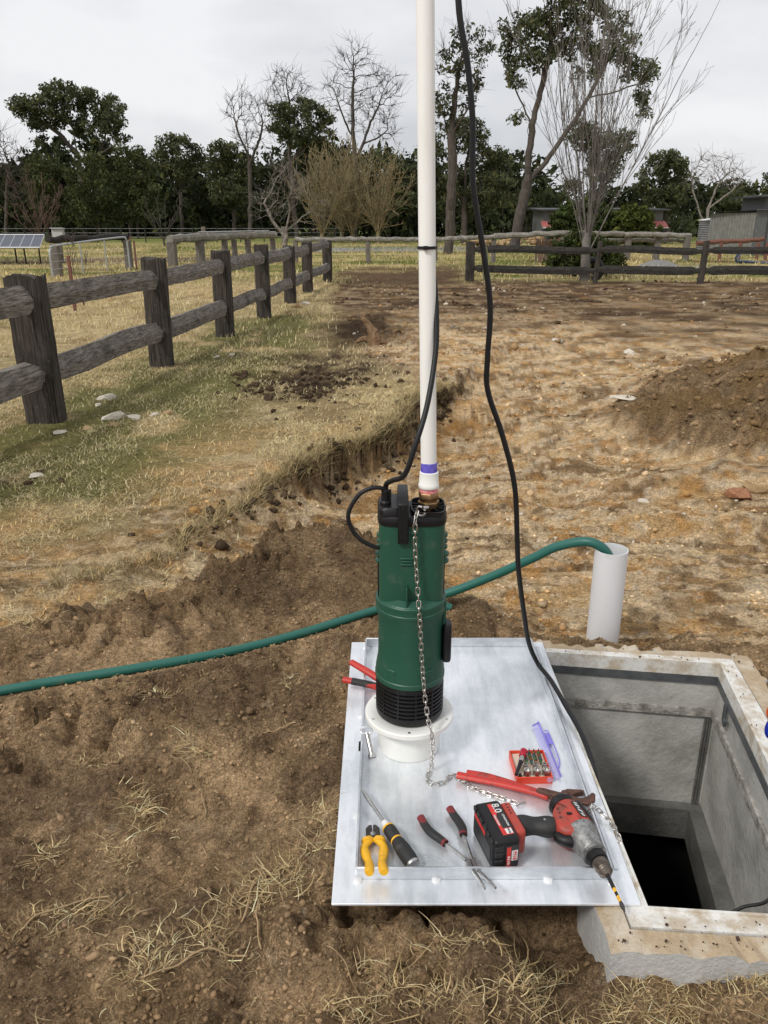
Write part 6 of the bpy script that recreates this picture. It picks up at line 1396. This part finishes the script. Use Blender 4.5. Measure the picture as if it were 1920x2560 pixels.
# ------------------------------------------------------------------ stones, clods, grass, straw
def rock_mesh(seed, sub=2, sq=(1, 1, .6), rough=.22, facet=True):
    bm = bmesh.new(); bmesh.ops.create_icosphere(bm, subdivisions=sub, radius=1); r_ = random.Random(seed)
    pl = [(Vector((r_.gauss(0, 1), r_.gauss(0, 1), r_.gauss(0, 1))).normalized(), r_.uniform(.42, .85)) for _ in range(11)]
    for v in bm.verts:
        p = v.co.normalized(); d = min([1.15] + [k / max(p.dot(n_), 1e-3) for n_, k in pl if p.dot(n_) > .05]); d *= 1 + r_.uniform(-rough, rough) * .25
        v.co = Vector((p.x * d * sq[0], p.y * d * sq[1], p.z * d * sq[2]))
    me = bpy.data.meshes.new('stone'); bm.to_mesh(me); bm.free(); return me
m_stone = mat('white_quartz', (.66, .60, .50), .9, col2=(.40, .33, .24), scale=9, detail=8, lo=.3, hi=.5, bump=.6, bscale=40)
m_stoney = mat('yellow_stone_chip', (.45, .32, .17), .9, col2=(.30, .19, .09), scale=9, detail=8, bump=.6, bscale=40)
m_redst = mat('red_ochre_stone', (.40, .20, .10), .9, col2=(.24, .09, .045), scale=6, detail=8, bump=.6, bscale=30)
ST = [(-2.355, 6.75, .105, 'white blocky stone in the green grass right of the nearest fence post', 0), (-2.115, 6.04, .12, 'largest white stone of the row on the grass near the fence', 0), (-1.944, 6.07, .085, 'second white stone of the row, right of the largest', 0),
      (-1.80, 6.14, .06, 'small white stone ending the row of white stones at right', 0), (-1.72, 6.22, .075, 'yellowish stone at the right end of the row of white stones', 1), (-2.335, 5.585, .07, 'flat white stone near the foot of the nearest fence post', 0), (-2.03, 5.85, .07, 'yellow brown stone in front of the white stone row', 1), (-2.2, 5.75, .05, 'small yellow brown stone left in front of the white stone row', 1),
      (-1.722, 9.04, .075, 'white stone in the grass past the second fence post', 0), (-1.86, 8.94, .06, 'flat white chip left of the white stone past the second post', 0), (-2.369, 6.50, .045, 'small white chip left of the white blocky stone', 0), (-2.05, 4.5, .075, 'pale flat stone at the left edge near the front', 0),
      (-1.55, 14.6, .14, 'pale stone beside the fifth fence post', 1), (-1.45, 15.1, .12, 'white stone behind the pale one beside the fifth fence post', 0), (2.08, 4.42, .10, 'cracked red ochre stone in front of the spoil heap', 2), (2.20, 4.50, .10, 'orange stone leaning on the red ochre stone', 1), (1.52, 4.42, .055, 'grey white flat stone left of the red ochre stone', 0),
      (2.85, 9.3, .11, 'white stone among rubble beyond the spoil heap', 0), (2.1, 9.9, .09, 'white stone at the left of the rubble beyond the spoil heap', 0), (2.05, 6.75, .15, 'flat white slab lying at the foot of the spoil heap', 0)]
for i, (x, y, s, lab, k) in enumerate(ST):
    me = rock_mesh(i + 3, 2, (1.15, .85, .55 if i not in (5, 11, 19) else .2)); o = link('stone', me, (m_stone, m_stoney, m_redst)[k])
    o.location = (x, y, gz(x, y) + s * .12); s *= .78; o.scale = (s, s, s); o.rotation_euler = (random.uniform(-.15, .15), random.uniform(-.15, .15), random.random() * 6); tag(o, lab, 'stone', 'stones on the ground')
# splintered root stump
st = MB(); st.tube(bez([(0, 0, -.05), (.02, 0, .10), (-.05, .03, .24), (-.16, .04, .36)], 5), [.10, .11, .10, .095, .09, .085, .075, .07, .06, .05, .045, .04, .035, .03, .02, .008], 9)
st.tube(bez([(.0, 0, .02), (.10, -.02, .05), (.22, -.03, .02)], 5), [.07, .06, .055, .05, .045, .04, .035, .03, .025, .02, .008], 7); st.tube(bez([(-.02, 0, .05), (-.12, -.03, .08), (-.24, -.02, .01)], 5), [.06, .05, .05, .045, .04, .035, .03, .025, .02, .015, .008], 7)
st.v = [(x + random.uniform(-.008, .008), y + random.uniform(-.008, .008), z) for x, y, z in st.v]
o = st.build('root_stump', wood('torn_root', (.08, .05, .03), (.27, .17, .095), (5, 5, .6)), None); o.location = (-.14, 9.95, .02)
tag(o, 'torn orange brown root stump lying on the dark soil', 'stump')

def scatter(n, x0, x1, y0, y1, maskf, rs, power=1.0):
    X, Y = [], []
    got = 0
    while got < n:
        k = n * 2; x = rs.uniform(x0, x1, k); y = y0 + (y1 - y0) * rs.random(k) ** power
        h, M = terrain(x, y, False); p = maskf(x, y, M); s = rs.random(k) < p
        X.append(x[s]); Y.append(y[s]); got += int(s.sum())
        if len(X) > 12: break
    X = np.concatenate(X)[:n]; Y = np.concatenate(Y)[:n]
    ok = ~in_quad(X, Y, PIT_OUT, 1.02) & (rect_d(X, Y, -.115, .53, 1.24, 2.325) > 0)
    X, Y = X[ok], Y[ok]; h, M = terrain(X, Y); return X, Y, h, M
bm = bmesh.new(); bmesh.ops.create_icosphere(bm, subdivisions=1, radius=1); bm.verts.ensure_lookup_table()
ICO_V = np.array([v.co[:] for v in bm.verts]); ICO_F = np.array([[v.index for v in f.verts] for f in bm.faces]); bm.free()
def clods(name, label, X, Y, Z, S, col, rs, cvar=.25, smooth=False):
    n = len(X); k = len(ICO_V); nz = 1 + rs.uniform(-.42, .42, (n, k)); V = ICO_V[None] * nz[:, :, None] * S[:, None, None] * rs.uniform(.65, 1.2, (n, 1, 3)) * np.array([1, 1, .8])
    a = rs.random(n) * 2 * PI; c, s = np.cos(a)[:, None], np.sin(a)[:, None]
    V = np.stack([V[:, :, 0] * c - V[:, :, 1] * s, V[:, :, 0] * s + V[:, :, 1] * c, V[:, :, 2]], 2) + np.stack([X, Y, Z + S * .25], 1)[:, None, :]
    F = (ICO_F[None] + (np.arange(n) * k)[:, None, None]).reshape(-1, 3)
    me = mesh_np(name, V.reshape(-1, 3), F, 3); cc = (col * .84 * (1 + cvar * rs.normal(size=(n, 1)))).clip(.02, .9); set_col(me, np.repeat(cc, k, 0))
    o = link(name, me, m_clod, smooth=smooth); tag(o, label, 'soil'); o['kind'] = 'stuff'; return o
m_clod = attr_mat('clods', rough=.95, bump=.4, bscale=160, nscale=80, nmin=.75, nmax=1.25)
rs = np.random.default_rng(77)
X, Y, Z, M = scatter(19000, -1.7, 1.3, .95, 3.3, lambda x, y, M: M['dark'] * sstep(.40, .62, fbm(x * 2.6, y * 2.6, 201, 3)) + M['dark'] * .3, rs, 1.2)
S = .0018 + .0065 * rs.random(len(X)) ** 5.0 + .010 * (rs.random(len(X)) > .996); clods('soil_clods', 'dark crumbly soil clods round the lid and pit', X, Y, Z, S, soil_col(X, Y, M), rs, .14)
X, Y, Z, M = scatter(5500, 1.2, 5.5, 4.6, 8.8, lambda x, y, M: M['heap'] * .8 + .03, rs)
S = .006 + .024 * rs.random(len(X)) ** 6 + .03 * (rs.random(len(X)) > .997); clods('heap_clods', 'brown clods on the spoil heap at the right', X, Y, Z, S, soil_col(X, Y, M) * 1.05, rs, .12)
X, Y, Z, M = scatter(6500, -1.0, 4.0, 2.6, 9.5, lambda x, y, M: M['clay'] * (.10 + .9 * sstep(.46, .64, fbm(x * 1.9, y * 3.0, 211, 3))), rs, 1.5)
cc = soil_col(X, Y, M); wh = rs.random(len(X)) < .07; cc[wh] = np.array([.60, .52, .40])
S = (.0028 + .011 * rs.random(len(X)) ** 4.5 + .02 * (rs.random(len(X)) > .995)) * (1 + (Y - 3) * .09); clods('clay_clods', 'orange and pale clay crumbs on the graded ground', X, Y, Z, S, cc, rs)
X, Y, Z, M = scatter(3000, -2.0, 9.0, 9.0, 21.5, lambda x, y, M: M['clay'] * (.05 + sstep(.55, .66, fbm(x * .8, y * 2.2, 221, 3))), rs)
cc = soil_col(X, Y, M); wh = rs.random(len(X)) < .10; cc[wh] = np.array([.55, .48, .38])
S = .010 + .04 * rs.random(len(X)) ** 6; clods('far_clods', 'brown clods and chips on the worked soil before the dark fence', X, Y, Z, S, cc, rs)
X, Y, Z, M = scatter(900, -2.4, 0.6, 3.4, 8.0, lambda x, y, M: np.exp(-(M['sd'] / .10) ** 2) * sstep(.05, .12, M['amp']) + M['humus'] * .6, rs)
S = .008 + .03 * rs.random(len(X)) ** 2.5; clods('bank_clods', 'dark clods along the cut edge of the grass bank', X, Y, Z, S, np.tile(np.array([.08, .055, .035]), (len(X), 1)), rs)

def blades(name, label, X, Y, Z, Lb, Wb, col, rs, lean=.6, cvar=.25, seg=2, flat=0., cat='grass', rise=.9, ang=None):
    n = len(X); a = rs.random(n) * 2 * PI if ang is None else ang; ln_ = lean * rs.uniform(.3, 1.5, n); d = np.stack([np.cos(a), np.sin(a)], 1); s = np.stack([-d[:, 1], d[:, 0]], 1)
    curl = rs.uniform(-1, 1, n) * (1.1 if seg > 3 else .5); ring = []
    for k in range(seg + 1):
        t = k / seg; up_ = np.sin(np.minimum(t * (1.0 + ln_ * .35), 1.9)) if flat == 0 else np.sin(t * PI * .9) * flat
        hor = ln_ * t ** 1.4
        if seg > 3:
            if k == 0: c = np.stack([X, Y], 1); head = a.copy(); kink = rs.integers(1, seg + 1, n)
            else:
                head = head + curl * .35 + np.where(kink == k, rs.normal(size=n) * .9, 0); c = c + np.stack([np.cos(head), np.sin(head)], 1) * (ln_ * Lb / seg)[:, None]
            s = np.stack([-np.sin(head), np.cos(head)], 1)
        else:
            c = np.stack([X, Y], 1) + (d * (hor * Lb)[:, None]) + s * (curl * t * t * Lb * .5)[:, None]
        z = Z + Lb * up_ * (rise if flat == 0 else 1.) - .003; w = Wb * (1 - .85 * t)
        ring.append((np.column_stack([c - s * w[:, None], z]), np.column_stack([c + s * w[:, None], z])))
    V = np.stack([v for pr in ring for v in pr], 1).reshape(-1, 3); k2 = 2 * (seg + 1); b = np.arange(n) * k2
    F = np.concatenate([np.stack([b + 2 * k, b + 2 * k + 1, b + 2 * k + 3, b + 2 * k + 2], 1) for k in range(seg)])
    me = mesh_np(name, V, F, 4); cc = (col * (1 + cvar * rs.normal(size=(n, 1)))).clip(.02, .8); set_col(me, np.repeat(cc, k2, 0))
    o = link(name, me, m_grass); tag(o, label, cat); o['kind'] = 'stuff'; return o
m_grass = attr_mat('grass_blades', rough=.85, nscale=20, nmin=.8, nmax=1.2, transl=.2)
def grass_cols(X, Y, M, rs):
    base = soil_col(X, Y, M); g = (base[:, 1] > base[:, 0] * .95)
    c = base * 1.25; dry = rs.random(len(X)) < .55; c[dry] = np.array([.55, .46, .275]); c[g & ~dry] = np.array([.15, .175, .055]); c[g & dry] = np.array([.34, .32, .14]); return c
gm_ = lambda x, y, M: M['grass'] * (1 - M['humus']) * (.15 + .85 * sstep(.40, .58, fbm(x * 2.1, y * 2.1, 231, 3)))
X, Y, Z, M = scatter(52000, -3.4, .6, 2.7, 9.5, gm_, rs, 1.15)
blades('near_grass', 'short dry yellow and green grass on the bank by the fence', X, Y, Z, rs.uniform(.010, .038, len(X)) * (.8 + Y * .06), rs.uniform(.0014, .0026, len(X)) * (.7 + Y * .15), grass_cols(X, Y, M, rs), rs, lean=1.2, rise=.65)
X, Y, Z, M = scatter(40000, -11, 0, 9.0, 24, gm_, rs)
blades('mid_grass', 'dry grass in the paddock behind the left fence', X, Y, Z, rs.uniform(.03, .09, len(X)), rs.uniform(.003, .007, len(X)), grass_cols(X, Y, M, rs), rs, lean=.9)
X, Y, Z, M = scatter(38000, -24, 24, 20.5, 58, lambda x, y, M: M['grass'] * (.3 + .7 * sstep(.4, .6, fbm(x * .5, y * .8, 241, 3))), rs, 1.3)
blades('far_grass', 'yellow green pasture grass beyond the fences', X, Y, Z, rs.uniform(.05, .16, len(X)), rs.uniform(.010, .02, len(X)), grass_cols(X, Y, M, rs), rs, lean=.7)
# overhanging turf fringe on the cut bank
X, Y, Z, M = scatter(4200, -1.4, .6, 3.0, 7.2, lambda x, y, M: np.exp(-((M['sd'] - .03) / .045) ** 2) * sstep(.05, .12, M['amp']), rs)
blades('turf_fringe', 'straw coloured turf hanging over the cut bank edge', X, Y, Z, rs.uniform(.04, .11, len(X)), rs.uniform(.0016, .003, len(X)), np.tile(np.array([.40, .32, .17]), (len(X), 1)), rs, lean=1.5, seg=3)
# straw tufts on the dug soil
TUFT = [(-.535, 1.883, 1), (-.621, 1.638, 1.1), (-.80, 1.841, .6), (-.68, 1.297, 1.1), (-.50, 1.228, .9), (-.27, 1.345, 1.4), (-.20, 1.44, 1.2), (-.15, 1.56, .9), (-.36, 1.24, 1.0), (-.46, 1.164, .8), (.14, 1.195, .8), (.063, 1.10, 1.0), (.337, 1.215, 1.0), (.27, 1.12, 1.1), (.20, 1.06, 1.2), (.46, 1.10, 1.1), (.54, 1.10, 1.3), (.62, 1.09, 1.2), (.72, 1.08, 1.3), (.80, 1.07, 1.3), (-1.32, 2.62, 1.5), (-1.2, 2.75, 1.3), (-.95, 3.0, 1.2), (-1.1, 2.9, 1.0), (-.02, 1.18, .8), (-.62, 1.48, .6), (-.05, 1.10, .9), (-.8, 1.5, .5), (.40, 1.03, 1.2), (.33, 2.80, .6), (-.3, 2.2, .4), (-.7, 2.1, .5)]
Xs, Ys, Ls, Ws, As = [], [], [], [], []
for (x, y, s) in TUFT:
    k = int(190 * s); big = .032 * s; dir0 = rs.random() * 6.28; As.append(dir0 + rs.normal(size=k) * 1.0 + PI * (rs.random(k) < .3))
    tt = rs.normal(size=k) * big * 1.6; Xs.append(x + tt * math.cos(dir0 + 1.2) + rs.normal(size=k) * big * .6); Ys.append(y + tt * math.sin(dir0 + 1.2) * .8 + rs.normal(size=k) * big * .6); Ls.append(rs.uniform(.010, .042, k) * (.7 + .3 * s)); Ws.append(rs.uniform(.0005, .0017, k))
X, Y = np.concatenate(Xs), np.concatenate(Ys); ok = ~in_quad(X, Y, PIT_OUT, 1.0) & (rect_d(X, Y, -.112, .525, 1.243, 2.323) > 0); X, Y = X[ok], Y[ok]
Lb, Wb, An = np.concatenate(Ls)[ok], np.concatenate(Ws)[ok], np.concatenate(As)[ok]; Z = terrain(X, Y)[0]
col = np.array([[.58, .45, .24], [.70, .57, .34], [.46, .34, .17], [.30, .21, .11]])[rs.integers(0, 4, len(X))]
blades('straw_tufts', 'tufts of dry straw torn up on the dark soil', X, Y, Z, Lb, Wb, col, rs, lean=1.5, seg=5, cat='straw', rise=.40, ang=An)
X, Y, Z, M = scatter(1500, -1.6, 1.2, .95, 3.2, lambda x, y, M: M['dark'] * .5, rs)
blades('loose_straw', 'single dry straws scattered over the dark soil', X, Y, Z + .003, rs.uniform(.012, .05, len(X)), rs.uniform(.0006, .0013, len(X)), np.tile(np.array([.42, .33, .18]), (len(X), 1)), rs, lean=1.0, seg=4, flat=.12, cat='straw')
# a few long roots
rt_ = MB(); rr_ = random.Random(12)
for (x, y, a, L_) in [(-.47, 1.14, .5, .22), (-.30, 1.28, 1.2, .14), (-.60, 1.85, -.4, .12), (-.45, 1.62, 2.0, .1), (-.25, 1.22, 2.2, .18), (-.75, 1.25, .9, .2), (.02, 1.15, .3, .14), (.30, 1.09, 1.9, .13), (-.35, 1.95, .2, .1), (-.9, 2.0, 1.0, .12), (.40, 1.07, 2.4, .12), (-.12, 1.2, -1.0, .12)]:
    pts = []; px, py = x, y
    for k in range(7):
        pts.append((px, py, gz(px, py) + .003 + .012 * math.sin(k / 6 * PI))); a += rr_.uniform(-.45, .45); px += L_ / 6 * math.cos(a); py += L_ / 6 * math.sin(a) * .8
        if rect_d(np.array(px), np.array(py), -.112, .525, 1.243, 2.323) <= 0: break
    if len(pts) > 2: rt_.tube(bez(pts, 4), rr_.uniform(.0011, .0024), 5)
o = rt_.build('loose_roots', mat('pale_root', (.40, .28, .15), .9, col2=(.28, .19, .10), scale=60), None, smooth=True); tag(o, 'thin pale roots lying on the dark soil', 'roots'); o['kind'] = 'stuff'
